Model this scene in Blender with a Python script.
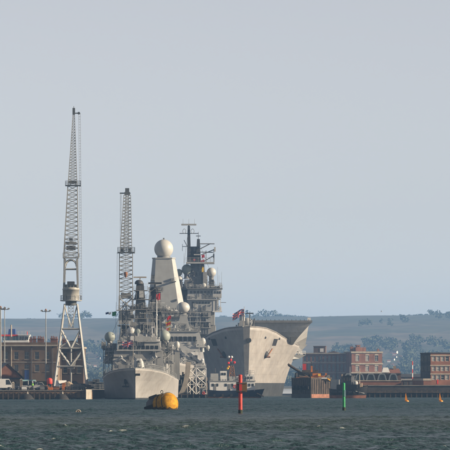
import bpy, math, random
import numpy as np
from mathutils import Vector, noise as mnoise
for o in list(bpy.data.objects): bpy.data.objects.remove(o)
R = math.radians
scene = bpy.context.scene
C = scene.collection

# ---------------------------------------------------------------- camera, sky, sun, exposure
F, H, PY0 = 4600.0, 3.0, 386.0           # focal length in photo pixels, eye height, horizon row
cam_d = bpy.data.cameras.new('camera'); cam = bpy.data.objects.new('camera', cam_d); C.objects.link(cam)
cam.location = (0, 0, H); cam.rotation_euler = (R(90), 0, 0)
cam_d.sensor_width = 36; cam_d.lens = F * 36 / 450.0
cam_d.shift_y = (PY0 - 225) / 450.0
cam_d.clip_start = 1; cam_d.clip_end = 40000
scene.camera = cam
SUN_EL, SUN_AZ = 18.0, 79.0              # azimuth clockwise from -Y (behind the camera) towards +X
sd = Vector((math.sin(R(SUN_AZ)) * math.cos(R(SUN_EL)), -math.cos(R(SUN_AZ)) * math.cos(R(SUN_EL)), math.sin(R(SUN_EL))))
w = bpy.data.worlds.new('World'); scene.world = w; w.use_nodes = True
nt = w.node_tree; bg = nt.nodes['Background']
sky = nt.nodes.new('ShaderNodeTexSky'); sky.sky_type = 'NISHITA'; sky.sun_disc = False
sky.sun_elevation = R(SUN_EL); sky.sun_rotation = math.atan2(sd.x, sd.y)
sky.air_density = 0.6; sky.dust_density = 0.2; sky.ozone_density = 0.6; sky.altitude = 0
hs = nt.nodes.new('ShaderNodeHueSaturation'); hs.inputs['Saturation'].default_value = 0.32      # hazy, washed-out evening sky
tn = nt.nodes.new('ShaderNodeMix'); tn.data_type = 'RGBA'; tn.blend_type = 'MULTIPLY'; tn.inputs['Factor'].default_value = 1; tn.inputs['B'].default_value = (1.045, 0.98, 0.965, 1)
nt.links.new(sky.outputs[0], hs.inputs['Color']); nt.links.new(hs.outputs[0], tn.inputs['A']); nt.links.new(tn.outputs['Result'], bg.inputs[0]); bg.inputs[1].default_value = 0.057
sl = bpy.data.lights.new('sun', 'SUN'); so = bpy.data.objects.new('sun', sl); C.objects.link(so)
sl.energy = 5.0; sl.angle = R(0.6); sl.color = (1.0, 0.80, 0.56)
so.rotation_euler = sd.to_track_quat('Z', 'Y').to_euler(); so.location = (300, 0, 300)
vs = scene.view_settings; vs.view_transform = 'Standard'; vs.look = 'None'; vs.gamma = 1; vs.exposure = 1.1
vs.use_curve_mapping = False

# ---------------------------------------------------------------- helpers
def X(px, Y): return (px - 225.0) * Y / F
def Z(py, Y): return H + (PY0 - py) * Y / F
def W(px, py, Y): return Vector((X(px, Y), Y, Z(py, Y)))
rnd = random.Random(7)

MATS = {}
def pm(name, col, rough=0.6, var=0.14, scale=0.7, metal=0.0, streak=0.0, bump=0.0, col2=None, bscale=6.0, spec=0.4, plates=0.0):
    """paint-like procedural material: mottled base colour, optional vertical run marks and relief"""
    col = tuple(c * 0.82 for c in col)
    m = bpy.data.materials.new(name); m.use_nodes = True
    n = m.node_tree.nodes; l = m.node_tree.links; b = n['Principled BSDF']
    b.inputs['Roughness'].default_value = rough; b.inputs['Metallic'].default_value = metal
    b.inputs['Specular IOR Level'].default_value = spec
    tc = n.new('ShaderNodeTexCoord')
    nz = n.new('ShaderNodeTexNoise'); nz.inputs['Scale'].default_value = scale; nz.inputs['Detail'].default_value = 6; nz.inputs['Roughness'].default_value = 0.65
    l.new(tc.outputs['Object'], nz.inputs['Vector'])
    rp = n.new('ShaderNodeValToRGB'); e = rp.color_ramp.elements
    c2 = col2 if col2 else tuple(max(0, c * (1 - var * 1.6)) for c in col)
    e[0].position = 0.32; e[0].color = (*c2, 1); e[1].position = 0.66; e[1].color = (*[min(1, c * (1 + var * 0.5)) for c in col], 1)
    l.new(nz.outputs['Fac'], rp.inputs['Fac'])
    out = rp.outputs['Color']
    if streak > 0:
        mp = n.new('ShaderNodeMapping'); mp.inputs['Scale'].default_value = (1.1, 1.1, 0.06)
        l.new(tc.outputs['Object'], mp.inputs['Vector'])
        n2 = n.new('ShaderNodeTexNoise'); n2.inputs['Scale'].default_value = 1.6; n2.inputs['Detail'].default_value = 5
        l.new(mp.outputs[0], n2.inputs['Vector'])
        r2 = n.new('ShaderNodeValToRGB'); r2.color_ramp.elements[0].position = 0.52; r2.color_ramp.elements[1].position = 0.78
        r2.color_ramp.elements[0].color = (0, 0, 0, 1); r2.color_ramp.elements[1].color = (streak, streak, streak, 1)
        l.new(n2.outputs['Fac'], r2.inputs['Fac'])
        mx = n.new('ShaderNodeMix'); mx.data_type = 'RGBA'; mx.blend_type = 'MIX'
        l.new(r2.outputs['Color'], mx.inputs['Factor']); l.new(out, mx.inputs['A'])
        mx.inputs['B'].default_value = (col[0] * 0.55, col[1] * 0.42, col[2] * 0.32, 1)
        out = mx.outputs['Result']
    if plates > 0:      # welded plating: each plate weathers a little differently, seams show
        sp = n.new('ShaderNodeSeparateXYZ'); l.new(tc.outputs['Object'], sp.inputs[0])
        cb = n.new('ShaderNodeCombineXYZ'); ad = n.new('ShaderNodeMath'); l.new(sp.outputs['X'], ad.inputs[0]); l.new(sp.outputs['Y'], ad.inputs[1])
        l.new(ad.outputs[0], cb.inputs['X']); l.new(sp.outputs['Z'], cb.inputs['Y'])
        br = n.new('ShaderNodeTexBrick'); br.inputs['Scale'].default_value = 1; br.inputs['Brick Width'].default_value = 5.5; br.inputs['Row Height'].default_value = 2.1; br.inputs['Mortar Size'].default_value = 0.03
        br.inputs['Color1'].default_value = (1, 1, 1, 1); br.inputs['Color2'].default_value = (1 - plates, 1 - plates, 1 - plates * .9, 1); br.inputs['Mortar'].default_value = (1 - plates * 1.6, 1 - plates * 1.7, 1 - plates * 1.8, 1)
        l.new(cb.outputs[0], br.inputs['Vector'])
        mp_ = n.new('ShaderNodeMix'); mp_.data_type = 'RGBA'; mp_.blend_type = 'MULTIPLY'; mp_.inputs['Factor'].default_value = 1
        l.new(out, mp_.inputs['A']); l.new(br.outputs['Color'], mp_.inputs['B']); out = mp_.outputs['Result']
    l.new(out, b.inputs['Base Color'])
    if bump > 0:
        n3 = n.new('ShaderNodeTexNoise'); n3.inputs['Scale'].default_value = bscale; n3.inputs['Detail'].default_value = 4
        l.new(tc.outputs['Object'], n3.inputs['Vector'])
        bp = n.new('ShaderNodeBump'); bp.inputs['Strength'].default_value = bump; bp.inputs['Distance'].default_value = 0.08
        l.new(n3.outputs['Fac'], bp.inputs['Height']); l.new(bp.outputs[0], b.inputs['Normal'])
    MATS[name] = m
    return m

def brickmat(name, c1, c2, mortar, bw=0.24, bh=0.08):
    m = bpy.data.materials.new(name); m.use_nodes = True
    n = m.node_tree.nodes; l = m.node_tree.links; b = n['Principled BSDF']; b.inputs['Roughness'].default_value = 0.9
    tc = n.new('ShaderNodeTexCoord'); sp = n.new('ShaderNodeSeparateXYZ'); l.new(tc.outputs['Object'], sp.inputs[0])
    ad = n.new('ShaderNodeMath'); l.new(sp.outputs['X'], ad.inputs[0]); l.new(sp.outputs['Y'], ad.inputs[1])
    cb = n.new('ShaderNodeCombineXYZ'); l.new(ad.outputs[0], cb.inputs['X']); l.new(sp.outputs['Z'], cb.inputs['Y'])
    br = n.new('ShaderNodeTexBrick'); br.inputs['Color1'].default_value = (*c1, 1); br.inputs['Color2'].default_value = (*c2, 1)
    br.inputs['Mortar'].default_value = (*mortar, 1); br.inputs['Scale'].default_value = 1; br.inputs['Mortar Size'].default_value = 0.012
    br.inputs['Brick Width'].default_value = bw; br.inputs['Row Height'].default_value = bh
    l.new(cb.outputs[0], br.inputs['Vector'])
    nz = n.new('ShaderNodeTexNoise'); nz.inputs['Scale'].default_value = 0.35; nz.inputs['Detail'].default_value = 7
    l.new(tc.outputs['Object'], nz.inputs['Vector'])
    rp = n.new('ShaderNodeValToRGB'); rp.color_ramp.elements[0].position = 0.3; rp.color_ramp.elements[0].color = (0.45, 0.41, 0.4, 1)
    rp.color_ramp.elements[1].position = 0.7; rp.color_ramp.elements[1].color = (0.92, 0.87, 0.82, 1)
    l.new(nz.outputs['Fac'], rp.inputs['Fac'])
    mx = n.new('ShaderNodeMix'); mx.data_type = 'RGBA'; mx.blend_type = 'MULTIPLY'; mx.inputs['Factor'].default_value = 1
    l.new(br.outputs['Color'], mx.inputs['A']); l.new(rp.outputs['Color'], mx.inputs['B']); l.new(mx.outputs['Result'], b.inputs['Base Color'])
    MATS[name] = m; return m

pm('ship_grey', (0.275, 0.285, 0.29), 0.55, 0.12, 0.35, streak=0.35)
pm('hull_grey', (0.345, 0.34, 0.335), 0.5, 0.12, 0.3, streak=0.5, plates=.1, bump=.12, bscale=.5)
pm('pyramid_grey', (0.35, 0.37, 0.38), 0.5, 0.08, 0.5, streak=0.15, plates=.06)
pm('barge_rust', (0.06, 0.043, 0.034), 0.8, 0.5, 0.6, streak=0.6, bump=.3)
pm('carrier_grey', (0.355, 0.345, 0.335), 0.5, 0.14, 0.25, streak=0.55, plates=.11, bump=.12, bscale=.45)
pm('pale_grey', (0.38, 0.395, 0.40), 0.5, 0.1, 0.5, streak=0.25)
pm('ramp_grey', (0.52, 0.53, 0.53), 0.55, 0.1, 0.5, streak=0.35, plates=.08)
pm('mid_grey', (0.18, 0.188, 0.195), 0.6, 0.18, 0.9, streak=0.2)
pm('mast_grey', (0.05, 0.055, 0.065), 0.6, 0.2, 1.2)
pm('radome_white', (0.46, 0.47, 0.465), 0.45, 0.06, 0.5)
pm('radome_green', (0.27, 0.31, 0.29), 0.5, 0.06, 0.5)
pm('white_paint', (0.70, 0.71, 0.71), 0.45, 0.08, 0.8, streak=0.3)
pm('black_paint', (0.018, 0.019, 0.022), 0.55, 0.3, 0.8)
pm('boot_dark', (0.035, 0.04, 0.045), 0.7, 0.3, 0.4, streak=0.4)
pm('navy_paint', (0.018, 0.028, 0.06), 0.45, 0.2, 0.5, streak=0.3)
pm('deck_grey', (0.13, 0.14, 0.14), 0.85, 0.2, 0.6)
pm('glass_dark', (0.02, 0.025, 0.03), 0.12, 0.2, 1.0, spec=0.6)
pm('glass_mid', (0.10, 0.105, 0.11), 0.15, 0.25, 1.1, spec=0.6)
pm('glass_pale', (0.30, 0.30, 0.28), 0.2, 0.25, 1.3, spec=0.6)
pm('red_paint', (0.55, 0.035, 0.03), 0.45, 0.12, 0.9)
pm('post_red', (0.68, 0.05, 0.035), 0.6, 0.25, 1.4, streak=.55)
pm('yellow_paint', (0.50, 0.255, 0.012), 0.75, 0.35, 1.6, streak=0.6, bump=0.35, bscale=4, spec=.2)
pm('amber_paint', (0.75, 0.27, 0.01), 0.5, 0.12, 0.9)
pm('orange_paint', (0.62, 0.19, 0.03), 0.55, 0.25, 0.8, streak=0.4)
pm('green_paint', (0.02, 0.34, 0.12), 0.6, 0.25, 1.4, streak=.5)
pm('flag_green', (0.03, 0.30, 0.10), 0.8, 0.08, 2)
pm('flag_white', (0.95, 0.95, 0.93), 0.8, 0.04, 2)
pm('flag_red', (0.80, 0.03, 0.04), 0.8, 0.05, 2)
pm('flag_blue', (0.015, 0.03, 0.17), 0.8, 0.05, 2)
pm('flag_yellow', (0.78, 0.52, 0.04), 0.8, 0.05, 2)
pm('blue_paint', (0.03, 0.075, 0.26), 0.45, 0.12, 0.6)
pm('teal_paint', (0.25, 0.45, 0.48), 0.45, 0.1, 0.6)
pm('rust', (0.26, 0.115, 0.055), 0.85, 0.4, 0.7, bump=0.3)
pm('boottop_red', (0.30, 0.125, 0.075), 0.75, 0.35, 0.6, streak=0.5)
pm('crane_paint', (0.32, 0.335, 0.34), 0.55, 0.2, 0.5, streak=0.5)
pm('crane_house_paint', (0.38, 0.38, 0.36), 0.55, 0.15, 0.6, streak=0.5)
pm('steel_dark', (0.10, 0.11, 0.115), 0.55, 0.25, 0.8, metal=0.2)
pm('cable', (0.16, 0.16, 0.16), 0.6, 0.2, 2)
pm('concrete', (0.36, 0.34, 0.30), 0.9, 0.25, 0.5, streak=0.5, bump=0.3)
pm('quay_deck', (0.20, 0.19, 0.175), 0.95, 0.25, 0.3)
pm('slate', (0.055, 0.058, 0.068), 0.7, 0.3, 0.8)
pm('stone_trim', (0.42, 0.38, 0.32), 0.85, 0.2, 0.7, streak=0.3)
pm('sandstone', (0.30, 0.23, 0.165), 0.9, 0.25, 0.5, streak=0.35)
pm('tarp_tan', (0.38, 0.30, 0.21), 0.8, 0.2, 1.0)
pm('frame_blue', (0.16, 0.19, 0.22), 0.6, 0.15, 0.8)
pm('rubber', (0.02, 0.02, 0.021), 0.9, 0.3, 1.0)
pm('weed_green', (0.03, 0.04, 0.022), 0.9, 0.4, 1.5, bump=0.4)
pm('weed_brown', (0.07, 0.045, 0.02), 0.9, 0.4, 2.0, bump=0.4)
pm('olive_daymark', (0.17, 0.10, 0.035), 0.6, 0.25, 1.2)
pm('skin', (0.45, 0.28, 0.2), 0.6, 0.05, 3); pm('hivis', (0.25, 0.6, 0.08), 0.7, 0.06, 3); pm('trousers', (0.02, 0.025, 0.04), 0.8, 0.1, 3)
pm('bark', (0.07, 0.055, 0.04), 0.9, 0.3, 1)
pm('roof_tile', (0.22, 0.09, 0.06), 0.85, 0.2, 0.4)
pm('timber', (0.085, 0.065, 0.05), 0.9, 0.35, 0.9, bump=0.3)
brickmat('brick_red', (0.28, 0.092, 0.055), (0.22, 0.075, 0.048), (0.2, 0.16, 0.13))
brickmat('brick_maroon', (0.27, 0.095, 0.06), (0.21, 0.078, 0.052), (0.14, 0.11, 0.09))
brickmat('brick_dark', (0.12, 0.062, 0.05), (0.09, 0.05, 0.042), (0.13, 0.11, 0.1))
brickmat('brick_brown', (0.17, 0.112, 0.075), (0.135, 0.09, 0.062), (0.21, 0.18, 0.14))
brickmat('brick_darker', (0.075, 0.045, 0.038), (0.06, 0.038, 0.034), (0.08, 0.07, 0.06))  # even, deeper tone of brick_dark for the second storehouse
brickmat('quay_stone', (0.24, 0.165, 0.10), (0.17, 0.12, 0.08), (0.06, 0.05, 0.04), 1.3, 0.45)
brickmat('quay_dark', (0.06, 0.058, 0.06), (0.045, 0.045, 0.05), (0.025, 0.025, 0.025), 1.6, 0.5)

class MB:
    def __init__(s): s.v = []; s.f = []; s.m = []; s.sm = []
    def add(s, vs_, fs, mi=0, smooth=False):
        o = len(s.v); s.v += [tuple(p) for p in vs_]
        for f in fs: s.f.append(tuple(i + o for i in f)); s.m.append(mi); s.sm.append(smooth)
        return s
    def hexa(s, p, mi=0):  # p: 4 bottom (ccw) then 4 top
        return s.add(p, [(3, 2, 1, 0), (4, 5, 6, 7), (0, 1, 5, 4), (1, 2, 6, 5), (2, 3, 7, 6), (3, 0, 4, 7)], mi)
    def box(s, x0, x1, y0, y1, z0, z1, mi=0):
        return s.hexa([(x0, y0, z0), (x1, y0, z0), (x1, y1, z0), (x0, y1, z0), (x0, y0, z1), (x1, y0, z1), (x1, y1, z1), (x0, y1, z1)], mi)
    def bar(s, p, q, w, mi=0, w2=None):
        return s.cyl(p, q, w * 0.6, (w2 if w2 else w) * 0.6, 4, mi, False)
    def cyl(s, p, q, r0, r1=None, n=10, mi=0, smooth=True, caps=True):
        p = Vector(p); q = Vector(q); r1 = r0 if r1 is None else r1
        d = (q - p); 
        if d.length < 1e-6: return s
        d.normalize(); a = d.orthogonal().normalized() if abs(d.z) < 0.99 else Vector((1, 0, 0)); a = (a - d * a.dot(d)).normalized(); b = d.cross(a)
        V = []
        for (c, r) in ((p, r0), (q, r1)):
            for i in range(n):
                t = 2 * math.pi * (i + 0.5) / n
                V.append(c + a * (math.cos(t) * r) + b * (math.sin(t) * r))
        s.add(V, [(i, (i + 1) % n, n + (i + 1) % n, n + i) for i in range(n)], mi, smooth)
        if caps: s.add(V, [tuple(range(n - 1, -1, -1)), tuple(range(n, 2 * n))], mi, False)
        return s
    def sphere(s, c, r, seg=20, rings=12, mi=0, sz=1.0, zmin=-1.0):
        c = Vector(c); V = []; Fs = []
        ph0 = math.asin(max(-1, zmin))
        for j in range(rings + 1):
            ph = ph0 + (math.pi / 2 - ph0) * j / rings
            for i in range(seg):
                t = 2 * math.pi * i / seg
                V.append((c.x + r * math.cos(ph) * math.cos(t), c.y + r * math.cos(ph) * math.sin(t), c.z + r * sz * math.sin(ph)))
        for j in range(rings):
            for i in range(seg):
                Fs.append((j * seg + i, j * seg + (i + 1) % seg, (j + 1) * seg + (i + 1) % seg, (j + 1) * seg + i))
        return s.add(V, Fs, mi, True)
    def lathe(s, c, prof, n=20, mi=0, smooth=True):
        c = Vector(c); V = []; Fs = []
        for (r, z) in prof:
            for i in range(n):
                t = 2 * math.pi * i / n; V.append((c.x + r * math.cos(t), c.y + r * math.sin(t), c.z + z))
        k = len(prof)
        for j in range(k - 1):
            for i in range(n): Fs.append((j * n + i, j * n + (i + 1) % n, (j + 1) * n + (i + 1) % n, (j + 1) * n + i))
        s.add(V, Fs, mi, smooth)
        return s.add(V, [tuple(range(n - 1, -1, -1)), tuple(range((k - 1) * n, k * n))], mi, False)
    def poly(s, pts, d, mi=0):       # extruded outline
        d = Vector(d); n = len(pts); P = [Vector(p) for p in pts]
        return s.add(P + [p + d for p in P], [tuple(range(n)), tuple(range(2 * n - 1, n - 1, -1))] + [(i, (i + 1) % n, n + (i + 1) % n, n + i) for i in range(n)], mi)
    def loft(s, rings, mi=0, smooth=False, cap=True):
        n = len(rings[0]); V = [p for r in rings for p in r]
        s.add(V, [(j * n + i, j * n + (i + 1) % n, (j + 1) * n + (i + 1) % n, (j + 1) * n + i) for j in range(len(rings) - 1) for i in range(n)], mi, smooth)
        if cap: s.add(V, [tuple(range(n - 1, -1, -1)), tuple(range((len(rings) - 1) * n, len(rings) * n))], mi)
        return s
    def stain(s, z):       # faces below the float's own scum line take the second material
        for i, f in enumerate(s.f):
            c = [s.v[k] for k in f]; zz_ = sum(p[2] for p in c) / len(c); xx_ = sum(p[0] for p in c) / len(c)
            if len(f) < 8 and zz_ < z - .3 * xx_: s.m[i] = 1
        return s
    def build(s, name, mats, parent=None, world=True, label=None, kind=None):
        me = bpy.data.meshes.new(name)
        off = Vector((0, 0, 0))
        if parent is not None and world:
            p = parent
            while p is not None: off += p.location; p = p.parent
        me.from_pydata([(v[0] - off.x, v[1] - off.y, v[2] - off.z) for v in s.v], [], s.f)
        if isinstance(mats, str): mats = [mats]
        for k in mats: me.materials.append(MATS[k])
        me.polygons.foreach_set('material_index', s.m); me.polygons.foreach_set('use_smooth', s.sm)
        me.update()
        o = bpy.data.objects.new(name, me); C.objects.link(o)
        if parent is not None: o.parent = parent
        if label: o['label'] = label
        if kind: o['kind'] = kind
        return o

def thing(name, label, cat, loc, rz=0, group=None):
    o = bpy.data.objects.new(name, None); C.objects.link(o); o.empty_display_size = 0.5
    o.location = loc; o.rotation_euler = (0, 0, rz); o['label'] = label; o['category'] = cat
    if group: o['group'] = group
    return o
def tag(o, label, cat, group=None):
    o['label'] = label; o['category'] = cat
    if group: o['group'] = group
    return o
def recenter(o):
    """move a single-mesh thing's origin to its base"""
    me = o.data; n = len(me.vertices); a = np.empty(n * 3, 'f'); me.vertices.foreach_get('co', a); a = a.reshape(-1, 3)
    c = np.array([(a[:, 0].min() + a[:, 0].max()) / 2, (a[:, 1].min() + a[:, 1].max()) / 2, a[:, 2].min()], 'f')
    a -= c; me.vertices.foreach_set('co', a.ravel()); me.update(); o.location = [float(t) for t in c]; return o
def inst(o, parent, loc, rz=0):
    c = o.copy(); C.objects.link(c); c.parent = parent; c.location = loc; c.rotation_euler = (0, 0, rz)
    for k in ('label',):
        if k in c: del c[k]
    return c
def pbox(parent, name, mat, px0, px1, py0, py1, Y0, depth, label=None):
    """box part whose front face spans these photo columns and rows at distance Y0"""
    return MB().box(X(px0, Y0), X(px1, Y0), Y0, Y0 + depth, Z(py1, Y0), Z(py0, Y0)).build(name, mat, parent, label=label)
def frustum(mb, b, t, yb, yt, zb, zt, mi=0):
    return mb.hexa([(b[0], yb[0], zb), (b[1], yb[0], zb), (b[1], yb[1], zb), (b[0], yb[1], zb), (t[0], yt[0], zt), (t[1], yt[0], zt), (t[1], yt[1], zt), (t[0], yt[1], zt)], mi)
def pfrust(parent, name, mat, pb, pt, pyb, pyt, Y, db, dt, dy=0.0, label=None):
    Yt = Y + dy
    return frustum(MB(), (X(pb[0], Y), X(pb[1], Y)), (X(pt[0], Yt), X(pt[1], Yt)), (Y, Y + db), (Yt, Yt + dt), Z(pyb, Y), Z(pyt, Yt)).build(name, mat, parent, label=label)
def railing(parent, pts, h=1.05, r=0.03, step=1.8, mat='pale_grey', name='railing'):
    mb = MB()
    for a, b in zip(pts[:-1], pts[1:]):
        a = Vector(a); b = Vector(b); L = (b - a).length; n = max(1, int(L / step))
        for i in range(n + 1):
            p = a.lerp(b, i / n); mb.bar(p, p + Vector((0, 0, h)), r * 2)
        for k in (1.0, 0.66, 0.33): mb.bar(a + Vector((0, 0, h * k)), b + Vector((0, 0, h * k)), r * 1.3)
    return mb.build(name, mat, parent)
def lattice(mb, B, T, n, cw, bw, style='X', mi=0, chords=True):
    """four-sided lattice between bottom quad B and top quad T"""
    B = [Vector(p) for p in B]; T = [Vector(p) for p in T]
    def pt(i, t): return B[i % 4].lerp(T[i % 4], t)
    for i in range(4):
        if chords: mb.bar(B[i], T[i], cw, mi)
        for k in range(n):
            t0, t1 = k / n, (k + 1) / n
            mb.bar(pt(i, t1), pt(i + 1, t1), bw, mi)
            if style == 'X':
                mb.bar(pt(i, t0), pt(i + 1, t1), bw, mi); mb.bar(pt(i + 1, t0), pt(i, t1), bw, mi)
            else:
                if (k + i) % 2: mb.bar(pt(i, t0), pt(i + 1, t1), bw, mi)
                else: mb.bar(pt(i + 1, t0), pt(i, t1), bw, mi)
    return mb
def quad(cx, cy, z, hx, hy): return [(cx - hx, cy - hy, z), (cx + hx, cy - hy, z), (cx + hx, cy + hy, z), (cx - hx, cy + hy, z)]
def radome(parent, c, r, mat='radome_white', base=None, ztop=1.0, name='radome'):
    o = MB().sphere(c, r, 28, 16, sz=ztop, zmin=-0.8).build(name, mat, parent)
    c = Vector(c)
    if base:
        MB().lathe((c.x, c.y, c.z - r * 0.8 - base), [(r * 0.75, 0), (r * 0.5, base * 0.3), (r * 0.5, base * 0.8), (r * 0.62, base)], 14).build('radome_pedestal', 'mid_grey', parent)
    return o
def clutter(parent, n, px, py, Yr, seed, mats=('ship_grey', 'pale_grey', 'mid_grey', 'white_paint', 'mast_grey'), size=(0.3, 1.1), floor=None):
    """deck fittings: lockers, vent cowls, posts, life rafts and frames, each a part"""
    r = random.Random(seed)
    for i in range(n):
        Y = r.uniform(*Yr); x = X(r.uniform(*px), Y)
        z = Z(r.choice(py), Y) if floor is None else floor
        k = r.random(); s_ = r.uniform(*size); m = r.choice(mats); mb = MB()
        if k < 0.36:
            mb.box(x - s_ / 2, x + s_ / 2, Y, Y + s_ * r.uniform(.6, 1.4), z, z + s_ * r.uniform(.5, 1.6)); nm = 'equipment_locker'
        elif k < 0.55:
            mb.cyl((x, Y, z), (x, Y, z + s_ * 1.6), s_ * .16, n=8); mb.sphere((x, Y, z + s_ * 1.6), s_ * .3, 10, 6); nm = 'vent_cowl'
        elif k < 0.72:
            mb.cyl((x - s_ * .8, Y, z + s_ * .4), (x + s_ * .8, Y, z + s_ * .4), s_ * .36, n=10); mb.box(x - s_ * .5, x + s_ * .5, Y - s_ * .2, Y + s_ * .2, z, z + s_ * .2); nm = 'life_raft_canister'
        elif k < 0.88:
            h = s_ * r.uniform(2, 4); mb.bar((x, Y, z), (x, Y, z + h), .09); mb.bar((x - s_ * .7, Y, z + h * .8), (x + s_ * .7, Y, z + h * .8), .07); mb.box(x - .12, x + .12, Y - .12, Y + .12, z + h, z + h + .3); nm = 'aerial_post'
        else:
            lattice(mb, quad(x, Y, z, s_ * .5, s_ * .5), quad(x, Y, z + s_ * 2, s_ * .45, s_ * .45), 2, .08, .06); nm = 'lattice_frame'
        mb.build(nm, m, parent)

def wallkit(parent, n, px, py, Yf, seed, mats=('mid_grey', 'ship_grey', 'pale_grey', 'mast_grey', 'white_paint'), k=1.0, out_=.35, slope=0.0):
    """doors, junction boxes, cable trays, pipes and ladders fixed to a bulkhead facing the camera; slope = metres back per photo row upward"""
    r = random.Random(seed)
    for i in range(n):
        a = r.uniform(*px); b = r.uniform(*py); Y = Yf + slope * (py[1] - b); m = r.choice(mats); q = r.random(); c = W(a, b, Y)
        if q < .34: w_, h_, nm = r.uniform(.2, .8) * k, r.uniform(.2, .7) * k, 'junction_box'
        elif q < .52: w_, h_, nm = .12 * k, r.uniform(1.2, 3.2) * k, 'wall_pipe'
        elif q < .68: w_, h_, nm = r.uniform(1.2, 3.4) * k, .1 * k, 'cable_tray'
        elif q < .82: w_, h_, nm, m = .75 * k, 1.6 * k, 'bulkhead_door', r.choice(('mast_grey', 'mid_grey'))
        else:
            mb = MB(); h_ = r.uniform(1.5, 2.8) * k
            for sx in (-.2, .2): mb.bar((c.x + sx, Y - .12, c.z), (c.x + sx, Y - .12, c.z + h_), .06)
            for j in range(int(h_ / .3)): mb.bar((c.x - .2, Y - .12, c.z + .15 + j * .3), (c.x + .2, Y - .12, c.z + .15 + j * .3), .045)
            mb.build('ladder', 'pale_grey', parent); continue
        o_ = r.uniform(.08, out_)
        MB().box(c.x - w_ / 2, c.x + w_ / 2, Y - o_, Y + .6, c.z - h_ / 2, c.z + h_ / 2).build(nm, m, parent)
def flag(parent, hoist, w_, h_, colfn, mats, sag=0.25, dirx=-1, name='flag', amp=0.12, nu=40, nv=20, diry=0.15):
    """rippling cloth: cells coloured by the flag's own printed pattern"""
    hoist = Vector(hoist); mb = MB(); V = []
    for j in range(nv + 1):
        for i in range(nu + 1):
            u, v = i / nu, j / nv
            V.append((hoist.x + dirx * u * w_, hoist.y + diry * u * w_ + amp * math.sin(u * 9 + v * 1.5) * u, hoist.z - (1 - v) * h_ - sag * u * u * w_ + 0.05 * w_ * math.sin(u * 6 + 0.5)))
    o = len(mb.v); mb.v += V
    for j in range(nv):
        for i in range(nu):
            a = j * (nu + 1) + i; mb.f.append((a, a + 1, a + nu + 2, a + nu + 1)); mb.m.append(colfn((i + .5) / nu, (j + .5) / nv)); mb.sm.append(True)
    return mb.build(name, mats, parent)
def union(u, v):
    x, y = (u - .5) * 2, v - .5
    if abs(x) < .1 or abs(y) < .1: return 2
    if abs(x) < .167 or abs(y) < .167: return 1
    d = min(abs(x * .5 - y), abs(x * .5 + y)) / 1.118
    return 2 if d < .036 else (1 if d < .1 else 0)
UNION = ['flag_blue', 'flag_white', 'flag_red']

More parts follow.
